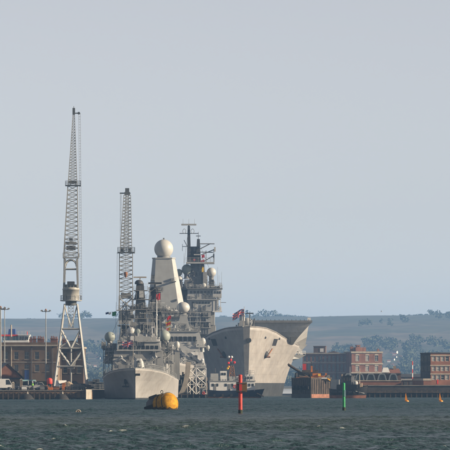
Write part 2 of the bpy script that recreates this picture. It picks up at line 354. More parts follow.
# ---------------------------------------------------------------- water
def make_water():
    cen = np.arange(-0.0725, 0.0726, 0.0009)
    out = np.array([0.078, 0.09, 0.12, 0.2, 0.35, 0.6, 1.0, 1.8, 3.0])
    cols = np.concatenate([-out[::-1], cen, out])
    rows = [-300, -100, 0, 60, 120]; y = 150.0
    while y < 1240: rows.append(y); y += 0.0005 * y + 0.06
    rows += [1245, 1300, 1400, 1600, 1800]
    rows = np.array(rows); Ygrid, Cg = np.meshgrid(rows, cols, indexing='ij')
    Xg = Cg * np.maximum(Ygrid, 120.0)
    r = np.random.RandomState(4)
    dx = np.zeros_like(Xg); dy = np.zeros_like(Xg); dz = np.zeros_like(Xg); jac = np.zeros_like(Xg)
    cell = np.where((Ygrid > 140) & (Ygrid < 1240) & (np.abs(Cg) < 0.0727), 0.0005 * Ygrid + 0.06, 60.0)
    gust = np.zeros_like(Xg)
    for i in range(14):
        a = r.uniform(0, 6.28); lam = r.uniform(25, 140); ph = r.uniform(0, 6.28)
        gust += np.sin(2 * np.pi / lam * (Xg * np.cos(a) + Ygrid * np.sin(a)) + ph)
    gust = 0.85 + 0.42 * np.tanh(gust / 3.2)
    wind = R(-62)
    for i in range(90):
        lam = 10 ** r.uniform(math.log10(0.45), math.log10(2.7)); a = wind + r.normal(0, 0.75); k = 2 * np.pi / lam
        sl_ = 0.043 * r.uniform(0.6, 1.3); amp = sl_ / k
        fade = np.clip((lam / cell - 1.7) / 1.6, 0, 1) * gust
        ph = k * (Xg * np.cos(a) + Ygrid * np.sin(a)) + r.uniform(0, 6.28)
        dz += fade * amp * np.sin(ph); q = 0.85
        dx += q * fade * amp * np.cos(ph) * np.cos(a); dy += q * fade * amp * np.cos(ph) * np.sin(a)
        jac += fade * q * sl_ * np.sin(ph)
    foam = np.clip((jac - 0.82) / 0.10, 0, 1)
    co = np.stack([Xg + dx, Ygrid + dy, dz], -1).reshape(-1, 3).astype('f')
    nr, nc = Xg.shape
    idx = np.arange(nr * nc).reshape(nr, nc)
    q = np.stack([idx[:-1, :-1], idx[:-1, 1:], idx[1:, 1:], idx[1:, :-1]], -1).reshape(-1, 4)
    me = bpy.data.meshes.new('water'); me.vertices.add(len(co)); me.vertices.foreach_set('co', co.ravel())
    me.loops.add(q.size); me.loops.foreach_set('vertex_index', q.ravel().astype('i'))
    me.polygons.add(len(q)); me.polygons.foreach_set('loop_start', np.arange(0, q.size, 4, dtype='i')); me.polygons.foreach_set('loop_total', np.full(len(q), 4, 'i'))
    me.polygons.foreach_set('use_smooth', np.ones(len(q), bool)); me.update(calc_edges=True)
    at = me.attributes.new('foam', 'FLOAT', 'POINT'); at.data.foreach_set('value', foam.ravel().astype('f'))
    m = bpy.data.materials.new('sea_water'); m.use_nodes = True; n = m.node_tree.nodes; l = m.node_tree.links; b = n['Principled BSDF']
    tc = n.new('ShaderNodeTexCoord')
    big = n.new('ShaderNodeTexNoise'); big.inputs['Scale'].default_value = 0.02; big.inputs['Detail'].default_value = 3; l.new(tc.outputs['Object'], big.inputs['Vector'])
    rp = n.new('ShaderNodeValToRGB'); e = rp.color_ramp.elements
    e[0].position = 0.35; e[0].color = (0.013, 0.035, 0.043, 1); e[1].position = 0.65; e[1].color = (0.021, 0.045, 0.051, 1)
    l.new(big.outputs['Fac'], rp.inputs['Fac'])
    # silt carried in a drifting band of paler water
    sp = n.new('ShaderNodeSeparateXYZ'); l.new(tc.outputs['Object'], sp.inputs[0])
    wn = n.new('ShaderNodeTexNoise'); wn.inputs['Scale'].default_value = 0.035; wn.inputs['Detail'].default_value = 4; l.new(tc.outputs['Object'], wn.inputs['Vector'])
    wm = n.new('ShaderNodeMath'); wm.operation = 'MULTIPLY_ADD'; l.new(wn.outputs['Fac'], wm.inputs[0]); wm.inputs[1].default_value = 70; l.new(sp.outputs['Y'], wm.inputs[2])
    b1 = n.new('ShaderNodeMapRange'); b1.interpolation_type = 'SMOOTHSTEP'; b1.inputs[1].default_value = 305; b1.inputs[2].default_value = 390; l.new(wm.outputs[0], b1.inputs[0])
    b2 = n.new('ShaderNodeMapRange'); b2.interpolation_type = 'SMOOTHSTEP'; b2.inputs[1].default_value = 500; b2.inputs[2].default_value = 475; l.new(wm.outputs[0], b2.inputs[0])
    bb = n.new('ShaderNodeMath'); bb.operation = 'MULTIPLY'; l.new(b1.outputs[0], bb.inputs[0]); l.new(b2.outputs[0], bb.inputs[1])
    sm = n.new('ShaderNodeMix'); sm.data_type = 'RGBA'; l.new(bb.outputs[0], sm.inputs['Factor']); l.new(rp.outputs['Color'], sm.inputs['A']); sm.inputs['B'].default_value = (0.024, 0.043, 0.041, 1)
    fa = n.new('ShaderNodeAttribute'); fa.attribute_name = 'foam'
    fn = n.new('ShaderNodeTexNoise'); fn.inputs['Scale'].default_value = 2.2; fn.inputs['Detail'].default_value = 6; l.new(tc.outputs['Object'], fn.inputs['Vector'])
    fr = n.new('ShaderNodeMapRange'); fr.inputs[1].default_value = 0.42; fr.inputs[2].default_value = 0.62; l.new(fn.outputs['Fac'], fr.inputs[0])
    fm = n.new('ShaderNodeMath'); fm.operation = 'MULTIPLY'; l.new(fa.outputs['Fac'], fm.inputs[0]); l.new(fr.outputs[0], fm.inputs[1])
    mx = n.new('ShaderNodeMix'); mx.data_type = 'RGBA'; l.new(fm.outputs[0], mx.inputs['Factor']); l.new(sm.outputs['Result'], mx.inputs['A']); mx.inputs['B'].default_value = (0.62, 0.66, 0.66, 1)
    l.new(mx.outputs['Result'], b.inputs['Base Color'])
    rd = n.new('ShaderNodeMapRange'); rd.inputs[1].default_value = 240; rd.inputs[2].default_value = 800; rd.inputs[3].default_value = 0.22; rd.inputs[4].default_value = 0.5; l.new(sp.outputs['Y'], rd.inputs[0])
    rr = n.new('ShaderNodeMapRange'); l.new(rd.outputs[0], rr.inputs[3]); rr.inputs[4].default_value = 0.8; l.new(fm.outputs[0], rr.inputs[0]); l.new(rr.outputs[0], b.inputs['Roughness'])
    b.inputs['IOR'].default_value = 1.333
    n3 = n.new('ShaderNodeTexNoise'); n3.inputs['Scale'].default_value = 1.7; n3.inputs['Detail'].default_value = 6; n3.inputs['Roughness'].default_value = 0.6; l.new(tc.outputs['Object'], n3.inputs['Vector'])
    bp = n.new('ShaderNodeBump'); bp.inputs['Strength'].default_value = 1.0; bp.inputs['Distance'].default_value = 0.3
    l.new(n3.outputs['Fac'], bp.inputs['Height']); l.new(bp.outputs[0], b.inputs['Normal'])
    me.materials.append(m)
    o = bpy.data.objects.new('water', me); C.objects.link(o); o['kind'] = 'structure'
make_water()

# ---------------------------------------------------------------- land, quays, far hill
def hill_h(x, y):
    n1 = mnoise.noise((x / 900, y / 1300, 3.1)); n2 = mnoise.noise((x / 260, y / 500, 8.2))
    base = 2.0
    t = max(0.0, min(1.0, (y - 3600) / 3500.0)); s_ = t * t * (3 - 2 * t)
    crest = 104 + 7 * n1 + 4.0 * n2 + 1.8 * mnoise.noise((x / 95, y / 300, 4.4)) + max(-8, min(10, x * 0.012))
    back = max(0.0, (y - 7300) / 2500.0)
    return base + s_ * crest * max(0.0, 1 - 0.5 * back) + (6 * n2 * s_ * (1 - s_) * 2)
def make_terrain():
    ys = np.concatenate([np.linspace(1700, 3600, 12), np.linspace(3700, 9600, 90)]); xs = np.concatenate([np.linspace(-4200, -850, 30), np.linspace(-820, 820, 110), np.linspace(850, 4200, 30)])
    V = [(x, y, hill_h(x, y)) for y in ys for x in xs]; nc = len(xs)
    Fs = [(j * nc + i, j * nc + i + 1, (j + 1) * nc + i + 1, (j + 1) * nc + i) for j in range(len(ys) - 1) for i in range(nc - 1)]
    mb = MB(); mb.add(V, Fs, 0, True)
    # apron down to below the water at the near edge
    m = bpy.data.materials.new('hill_fields'); m.use_nodes = True; n = m.node_tree.nodes; l = m.node_tree.links; b = n['Principled BSDF']; b.inputs['Roughness'].default_value = 0.95
    tc = n.new('ShaderNodeTexCoord'); mp = n.new('ShaderNodeMapping'); mp.inputs['Scale'].default_value = (0.006, 0.0022, 0.0); l.new(tc.outputs['Object'], mp.inputs[0])
    vo = n.new('ShaderNodeTexVoronoi'); vo.inputs['Scale'].default_value = 1.4; l.new(mp.outputs[0], vo.inputs['Vector'])
    sp = n.new('ShaderNodeSeparateColor'); l.new(vo.outputs['Color'], sp.inputs[0])
    rp = n.new('ShaderNodeValToRGB'); e = rp.color_ramp.elements
    e[0].position = 0; e[0].color = (0.04, 0.052, 0.025, 1); e[1].position = 1; e[1].color = (0.13, 0.10, 0.068, 1)
    k = rp.color_ramp.elements.new(0.5); k.color = (0.08, 0.074, 0.045, 1); l.new(sp.outputs[0], rp.inputs['Fac'])
    nz = n.new('ShaderNodeTexNoise'); nz.inputs['Scale'].default_value = 5; nz.inputs['Detail'].default_value = 8; l.new(mp.outputs[0], nz.inputs['Vector'])
    r2 = n.new('ShaderNodeValToRGB'); r2.color_ramp.elements[0].position = .4; r2.color_ramp.elements[0].color = (.35, .4, .35, 1); r2.color_ramp.elements[1].position = .6; l.new(nz.outputs['Fac'], r2.inputs['Fac'])
    mx = n.new('ShaderNodeMix'); mx.data_type = 'RGBA'; mx.blend_type = 'MULTIPLY'; mx.inputs['Factor'].default_value = .8
    l.new(rp.outputs['Color'], mx.inputs['A']); l.new(r2.outputs['Color'], mx.inputs['B']); l.new(mx.outputs['Result'], b.inputs['Base Color'])
    MATS['hill_fields'] = m
    mb.build('hills', 'hill_fields', kind='structure')
make_terrain()

def foliage_mat(name, c1, c2):
    m = bpy.data.materials.new(name); m.use_nodes = True; n = m.node_tree.nodes; l = m.node_tree.links; b = n['Principled BSDF']; b.inputs['Roughness'].default_value = 0.9
    tc = n.new('ShaderNodeTexCoord'); nz = n.new('ShaderNodeTexNoise'); nz.inputs['Scale'].default_value = 0.12; nz.inputs['Detail'].default_value = 6; l.new(tc.outputs['Object'], nz.inputs['Vector'])
    rp = n.new('ShaderNodeValToRGB'); rp.color_ramp.elements[0].position = .35; rp.color_ramp.elements[0].color = (*c1, 1); rp.color_ramp.elements[1].position = .65; rp.color_ramp.elements[1].color = (*c2, 1)
    l.new(nz.outputs['Fac'], rp.inputs['Fac']); l.new(rp.outputs['Color'], b.inputs['Base Color']); MATS[name] = m
foliage_mat('foliage_dark', (0.034, 0.046, 0.024), (0.05, 0.06, 0.03))
foliage_mat('foliage_mid', (0.035, 0.05, 0.02), (0.085, 0.09, 0.035))

def leaf_cloud(V, Fs, c, rx, rz, n, r, leaf):
    for i in range(n):
        while True:
            p = Vector((r.uniform(-1, 1), r.uniform(-1, 1), r.uniform(-1, 1)))
            if 0.15 < p.length < 1: break
        p = p * (0.75 + 0.25 * r.random())
        cc = Vector((c[0] + p.x * rx, c[1] + p.y * rx, c[2] + p.z * rz))
        a = Vector((r.uniform(-1, 1), r.uniform(-1, 1), r.uniform(-1, 1))).normalized(); b = a.orthogonal().normalized(); d = a.cross(b)
        s_ = leaf * r.uniform(.6, 1.4); o = len(V)
        V += [cc + b * s_, cc + d * s_ * .8, cc - b * s_ * .9, cc - d * s_]; Fs.append((o, o + 1, o + 2, o + 3))
def make_woods():
    r = random.Random(21); V = []; Fs = []
    # belts of wood on the slopes and the plain
    for i in range(12000):
        k = r.random()
        if k < 0.45: y = r.uniform(3500, 4300); x = r.uniform(-520, 520)
        elif k < 0.8: y = r.uniform(4300, 5300); x = r.uniform(-620, 620)
        else: y = r.uniform(5300, 7000); x = r.uniform(-760, 760)
        d = mnoise.noise((x / 130, y / 420, 5.0)) + 0.35 * mnoise.noise((x / 40, y / 160, 1.0))
        if x < -40: d += .14
        if k < 0.45: d += 0.6
        elif k >= 0.8: d -= 0.5
        else: d += .22 - .5 * max(0, (y - 4800) / 500)
        if d < 0.0: continue
        qx = 225 + x * F / y
        if 4200 < y < 5050 and (380 < qx < 405 or 82 < qx < 102) and r.random() < .9: continue
        h = r.uniform(6, 12); z = hill_h(x, y); rx = h * r.uniform(.45, .7)
        leaf_cloud(V, Fs, (x, y, z + h * .55), rx, h * .5, 54, r, h * .115)
    for i in range(2200):
        y = 7060 + r.uniform(-60, 60); x = r.uniform(-700, 700); d = mnoise.noise((x / 60, 2.0, 7.0)) + .6 * mnoise.noise((x / 18, 9.0, 3.0))
        if d < -.08: continue
        h = r.uniform(1.8, 3.6) + 3.6 * max(0, d); leaf_cloud(V, Fs, (x, y, hill_h(x, y) + h * .42), h * r.uniform(.5, .9), h * .5, 34, r, h * .12)
    mb = MB(); mb.add(V, Fs); o = mb.build('woodland', 'foliage_dark'); o['kind'] = 'stuff'
    o['label'] = 'dark belts of woodland on the slopes of the far hill'; o['category'] = 'woodland'
make_woods()
def make_skyline_trees():
    protos = []
    for v in range(3):
        r = random.Random(50 + v); V = []; Fs = []
        for q in range(7):
            leaf_cloud(V, Fs, (r.uniform(-3, 3), r.uniform(-3, 3), r.uniform(4.0, 8.5)), r.uniform(1.8, 3.2), r.uniform(1.5, 2.6), 90, r, .55)
        mb = MB(); mb.cyl((0, 0, -1.5), (0, 0, 4), .5, .3, 8); mb.cyl((0, 0, 3.5), (1.8, .5, 7), .25, .1, 6); mb.cyl((0, 0, 3), (-1.7, -.5, 6.5), .25, .1, 6)
        tr = mb.build('trunk', 'bark'); cr = MB().add(V, Fs).build('crown', 'foliage_mid'); protos.append((tr, cr))
    r = random.Random(9)
    xs = [300 + 6 * i + r.uniform(-2, 2) for i in range(27)] + [4, 12, 15, 34, 37, 40, 60, 84, 95, 101, 106]
    clump = {368: 1.25, 436: 1.35}
    for i, px in enumerate(xs):
        y = 7060 + r.uniform(-60, 60); x = X(px, y); s_ = r.choice((.2, .25, .3, .35, .4, .45)) * (.6 if px < 120 else .85) * (1.25 if abs(px - 430) < 12 or abs(px - 366) < 6 else 1)
        t = thing('hilltop_tree', 'small leafy tree on the crest of the far hill', 'tree', (x, y, hill_h(x, y) - .3), r.uniform(0, 6), 'trees along the crest of the far hill')
        t.scale = (s_ * 1.5, s_ * 1.5, s_)
        tr, cr = protos[i % 3]
        for p in (tr, cr):
            c = p.copy(); C.objects.link(c); c.parent = t
    for p in protos:
        for q in p: bpy.data.objects.remove(q)
make_skyline_trees()
def make_far_houses():
    r = random.Random(33)
    wallm = MB().box(-4, 4, -3, 3, 0, 4.2).add([(-4, -3, 4.2), (4, -3, 4.2), (4, 3, 4.2), (-4, 3, 4.2), (-4, 0, 6.2), (4, 0, 6.2)], [(0, 4, 3), (1, 2, 5)])
    wo = wallm.build('wall', 'white_paint')
    ro = MB().add([(-4.3, -3.4, 4.0), (4.3, -3.4, 4.0), (4.3, 0, 6.4), (-4.3, 0, 6.4), (4.3, 3.4, 4.0), (-4.3, 3.4, 4.0)], [(0, 1, 2, 3), (3, 2, 4, 5)]).build('roof', 'roof_tile')
    do = MB().box(-.5, .5, -3.08, -3.01, 0, 2.1).build('door', 'blue_paint')
    wi = MB().box(-.6, .6, -3.08, -3.01, 0, 1.3).build('window', 'glass_dark')
    spots = [(r.uniform(383, 402), r.uniform(4600, 5000)) for _ in range(13)] + [(r.uniform(84, 100), r.uniform(4600, 4950)) for _ in range(5)] + [(r.uniform(338, 350), r.uniform(4700, 5000)) for _ in range(2)]
    for px, y in spots:
        x = X(px, y)
        t = thing('far_house', 'tiny white house among the woods of the far hillside', 'house', (x, y, hill_h(x, y) - .5), r.uniform(-.6, .6), 'white houses on the far hillside')
        s_ = r.uniform(.35, .6); t.scale = (s_, s_, s_)
        for p, L in ((wo, (0, 0, 0)), (ro, (0, 0, 0)), (do, (0, 0, 0)), (wi, (-2.2, 0, 1.2)), (wi, (2.2, 0, 1.2))):
            c = p.copy(); C.objects.link(c); c.parent = t; c.location = L
    for p in (wo, ro, do, wi): bpy.data.objects.remove(p)
make_far_houses()

# quays
def make_quays():
    zq = 2.1
    q = MB().box(-420, X(91.5, 1010), 1010, 1250, -3, zq - .18).build('quay', 'quay_stone', kind='structure')
    MB().box(-420, X(91.6, 1010), 1009.85, 1250.1, zq - .18, zq).build('coping', 'quay_deck', q)
    x1 = X(91.5, 1010)
    MB().poly([(X(85.3, 1009), 1009.84, -1.5), (X(86.2, 1009), 1008.2, -1.5), (X(91.4, 1009), 1009.84, -1.5)], (0, 0, 1.5 + zq + .15)).build('concrete_buttress', 'concrete', q)
    MB().box(-420, x1, 1009.93, 1009.99, -1, .42).build('weed_line', 'weed_green', q)
    f = None
    for i in range(16):                                   # timber rubbing posts along the face
        x = X(3 + i * 5.2, 1009.6)
        if f is None: f = MB().box(-.14, .14, -.14, .14, 0, 2.1).build('timber_fender', 'timber', q); f.location = (x, 1009.7, -.3)
        else: inst(f, q, (x, 1009.7, -.3))
    b = None
    for i in range(5):
        loc = (X(9 + i * 19, 1010.8), 1011.0, zq)
        if b is None: b = MB().lathe((0, 0, 0), [(.22, 0), (.2, .4), (.34, .45), (.34, .6), (.1, .66)], 12).build('bollard', 'black_paint', q); b.location = loc
        else: inst(b, q, loc)
    j = MB().box(-420, -17.5, 1137, 1170, -3, 2.2).build('jetty', 'concrete', kind='structure')
    r = MB().box(28.5, 420, 1190, 1705, -3, 3.0).build('quay', 'quay_dark', kind='structure')
    MB().box(28.3, 420, 1189.8, 1705.1, 3.0, 3.25).build('coping', 'quay_deck', r)
    MB().box(28.4, 420, 1189.9, 1189.98, -1, .5).build('weed_line', 'weed_green', r)
    for i in range(26):
        x = 29.3 + i * 1.35
        inst(f, r, (x, 1189.7, -.2)); 
    MB().box(28.3, 66, 1189.3, 1189.56, 1.25, 1.55).build('timber_waling', 'timber', r)
make_quays()

# ---------------------------------------------------------------- buildings
def wall_with_holes(mb, x0, x1, z0, z1, y, holes, reveal=.22, mi=0):
    xs = sorted({x0, x1, *[h[0] for h in holes], *[h[1] for h in holes]}); zs = sorted({z0, z1, *[h[2] for h in holes], *[h[3] for h in holes]})
    for a, b in zip(xs[:-1], xs[1:]):
        for c, d in zip(zs[:-1], zs[1:]):
            mx, mz = (a + b) / 2, (c + d) / 2
            if any(h[0] < mx < h[1] and h[2] < mz < h[3] for h in holes): continue
            mb.add([(a, y, c), (b, y, c), (b, y, d), (a, y, d)], [(0, 1, 2, 3)], mi)
    for (a, b, c, d) in holes:
        mb.add([(a, y, c), (b, y, c), (b, y, d), (a, y, d), (a, y + reveal, c), (b, y + reveal, c), (b, y + reveal, d), (a, y + reveal, d)],
               [(0, 4, 5, 1), (1, 5, 6, 2), (2, 6, 7, 3), (3, 7, 4, 0), (4, 7, 6, 5)], mi)
def building(name, label, cat, loc, rz, L, depth, h, holes, wallmat, winmat='white_paint', panemat='glass_dark', bars=(1, 2), sill=True):
    """rectangular block, local x 0..L along the front, y 0..depth back; each opening holds a window with its own pane"""
    t = thing(name, label, cat, loc, rz)
    mb = MB(); wall_with_holes(mb, 0, L, 0, h, 0, holes)
    mb.add([(0, 0, 0), (L, 0, 0), (L, depth, 0), (0, depth, 0), (0, 0, h), (L, 0, h), (L, depth, h), (0, depth, h)], [(1, 2, 6, 5), (2, 3, 7, 6), (3, 0, 4, 7), (4, 5, 6, 7)])
    mb.build('wall', wallmat, t, world=False)
    cache = {}
    for (a, b, c, d) in holes:
        wd, ht = round(b - a, 2), round(d - c, 2); k = (wd, ht)
        if k not in cache:
            f = MB(); e = .07; g = .005
            f.box(g, e, .1, .17, g, ht - g); f.box(wd - e, wd - g, .1, .17, g, ht - g); f.box(e, wd - e, .1, .17, g, e); f.box(e, wd - e, .1, .17, ht - e, ht - g)
            for i in range(1, bars[0] + 1): f.box(wd * i / (bars[0] + 1) - .025, wd * i / (bars[0] + 1) + .025, .11, .16, e, ht - e)
            for i in range(1, bars[1] + 1): f.box(e, wd - e, .112, .158, ht * i / (bars[1] + 1) - .025, ht * i / (bars[1] + 1) + .025)
            p = MB().box(e, wd - e, .14, .15, e, ht - e)
            s_ = MB().box(-.08, wd + .08, -.1, .1, -.14, -.01)
            cache[k] = (f.build('window', winmat, t, world=False), p.build('pane', panemat, None), s_.build('sill', 'stone_trim', None)); first = True
            wo, po, so_ = cache[k]; wo.location = (a, 0, c); po.parent = wo; so_.parent = wo
            if not sill: bpy.data.objects.remove(so_); cache[k] = (wo, po, None)
        else:
            wo, po, so_ = cache[k]
            w2 = inst(wo, t, (a, 0, c)); p2 = inst(po, w2, (0, 0, 0))
            if rnd.random() < .3: p2.material_slots[0].link = 'OBJECT'; p2.material_slots[0].material = MATS['glass_dark' if panemat == 'glass_pale' else 'glass_mid']  # some panes change tone at random, suggesting varied reflections by colour
            if so_: inst(so_, w2, (0, 0, 0))
    return t
def chimney(parent, x, y, z, w_, d_, h_, mat='brick_brown', pots=2):
    c = MB().box(x, x + w_, y, y + d_, z, z + h_).box(x - .08, x + w_ + .08, y - .08, y + d_ + .08, z + h_, z + h_ + .18).build('chimney', mat, parent, world=False)
    for i in range(pots):
        MB().lathe((x + w_ * (i + .5) / pots, y + d_ / 2, z + h_ + .18), [(.16, 0), (.13, .5), (.16, .55)], 10).build('chimney_pot', 'roof_tile', c, world=False)

def left_buildings():
    # long brown store behind the quay
    Y = 1150; s_ = Y / F; x0 = X(-14, Y); zb = 2.1
    P = lambda px: (px + 14) * s_
    Zz = lambda py: Z(py, Y) - zb
    holes = []
    for px in (-5, 5.8, 16.4, 27, 37.2, 47.5):
        holes.append((P(px) - .55, P(px) + .55, Zz(359.2), Zz(351.8)))
        if px != 27: holes.append((P(px) - .55, P(px) + .55, Zz(371.5), Zz(364.6)))
        else: holes.append((P(px) - .55, P(px) + .55, Zz(369.0), Zz(364.6)))
    t = building('storehouse', 'long brown brick storehouse with sash windows and chimneys behind the left quay', 'storehouse', (x0, Y, zb), R(-4.5), P(58), 9, Zz(346.2), holes, 'brick_brown', winmat='stone_trim', bars=(1, 1))
    h = Zz(346.2)
    MB().box(-.3, P(58) + .3, -.35, 9.3, h, h + .35).build('cornice', 'stone_trim', t, world=False)
    MB().box(-.05, P(58) + .05, -.08, .4, h + .35, h + .95).build('parapet', 'brick_brown', t, world=False)
    MB().box(.2, P(58) - .2, .41, 8.8, h + .35, h + .8).build('roof', 'slate', t, world=False)
    MB().box(-.04, P(58), -.07, -.01, Zz(362.6), Zz(361.9)).build('string_course', 'stone_trim', t, world=False)
    MB().box(P(27) - .55, P(27) + .55, -.06, -.01, .0, Zz(370.2)).build('door', 'blue_paint', t, world=False)
    for px in (1, 11.6, 32, 53): MB().cyl((P(px), -.12, 0), (P(px), -.12, h - .05), .09, n=8).box(P(px) - .16, P(px) + .16, -.25, -.02, h - .4, h - .08).build('drainpipe', 'stone_trim' if px == 11.6 else 'slate', t, world=False)
    for px, w_, py in ((29.5, .7, 339), (33, .8, 338.2), (37.8, .9, 338), (41.2, .8, 338.6), (51, .9, 338), (54.5, .9, 338.6)):
        chimney(t, P(px) - .4, 3.2, h + .6, w_, .7, Zz(py) - h - .8, 'brick_red', 2)
    # second block under the crane, hipped roof
    Y2 = 1166; s2 = Y2 / F; x2 = X(59.5, Y2); Pq = lambda px: (px - 59.5) * s2; Zq = lambda py: Z(py, Y2) - zb
    hs = []
    for px in (65, 72, 79):
        hs.append((Pq(px) - .5, Pq(px) + .5, Zq(359.5), Zq(352.3))); hs.append((Pq(px) - .5, Pq(px) + .5, Zq(373), Zq(366)))
    t2 = building('storehouse', 'shorter brick storehouse with a hipped slate roof seen through the tall crane legs', 'storehouse', (x2, Y2, zb), R(-5), Pq(83.5), 5, Zq(348.5), hs, 'brick_darker', winmat='stone_trim', bars=(1, 1))
    L = Pq(83.5); h2 = Zq(348.5)
    MB().box(-.25, L + .25, -.3, 5.3, h2, h2 + .3).build('cornice', 'stone_trim', t2, world=False)
    MB().add([(-.2, -.2, h2 + .3), (L + .2, -.2, h2 + .3), (L + .2, 5.2, h2 + .3), (-.2, 5.2, h2 + .3), (L * .4, 2.5, h2 + 2.0), (L * .6, 2.5, h2 + 2.0)], [(0, 1, 5, 4), (1, 2, 5), (2, 3, 4, 5), (3, 0, 4)]).build('roof', 'slate', t2, world=False)
    chimney(t2, Pq(77), 2, h2 + .3, 1.0, .8, 2.2, 'brick_dark', 2); chimney(t2, Pq(61), 2.5, h2 + .3, .9, .8, 1.8, 'brick_red', 2)
    # red gabled shed
    Y3 = 1062; s3 = Y3 / F; xg = X(-9, Y3); Pg = lambda px: (px + 9) * s3; Zg = lambda py: Z(py, Y3) - zb
    t3 = thing('gabled_shed', 'small red brick shed with a pitched dark roof at the left edge of the quay', 'shed', (xg, Y3, zb), R(8))
    ez = Zg(378.3); az = Zg(363.6); ap = Pg(7.5); L3 = Pg(22.5)
    MB().poly([(0, 0, ez), (L3, 0, ez), (ap, 0, az)], (0, 9, 0)).build('gable', 'brick_red', t3, world=False)
    MB().box(0.1, L3 - .15, .15, 9, 0, ez - .01).build('wall', 'sandstone', t3, world=False)
    MB().box(-.1, L3 + .1, -.1, .02, ez - .14, ez + .12).build('eaves_beam', 'slate', t3, world=False)
    rl = MB().hexa([(-.35, -.25, ez - .1), (ap, -.25, az + .02), (ap, 9.2, az + .02), (-.35, 9.2, ez - .1), (-.35, -.25, ez + .1), (ap, -.25, az + .24), (ap, 9.2, az + .24), (-.35, 9.2, ez + .1)])
    rl.build('roof', 'slate', t3, world=False)
    MB().hexa([(ap, -.25, az + .02), (L3 + .35, -.25, ez - .1), (L3 + .35, 9.2, ez - .1), (ap, 9.2, az + .02), (ap, -.25, az + .24), (L3 + .35, -.25, ez + .1), (L3 + .35, 9.2, ez + .1), (ap, 9.2, az + .24)]).build('roof', 'slate', t3, world=False)
    MB().box(Pg(12), Pg(16), .08, .14, 0, 1.9).build('door', 'timber', t3, world=False)
    MB().box(Pg(5), Pg(8), .08, .14, .8, 1.7).build('window', 'glass_dark', t3, world=False)
left_buildings()

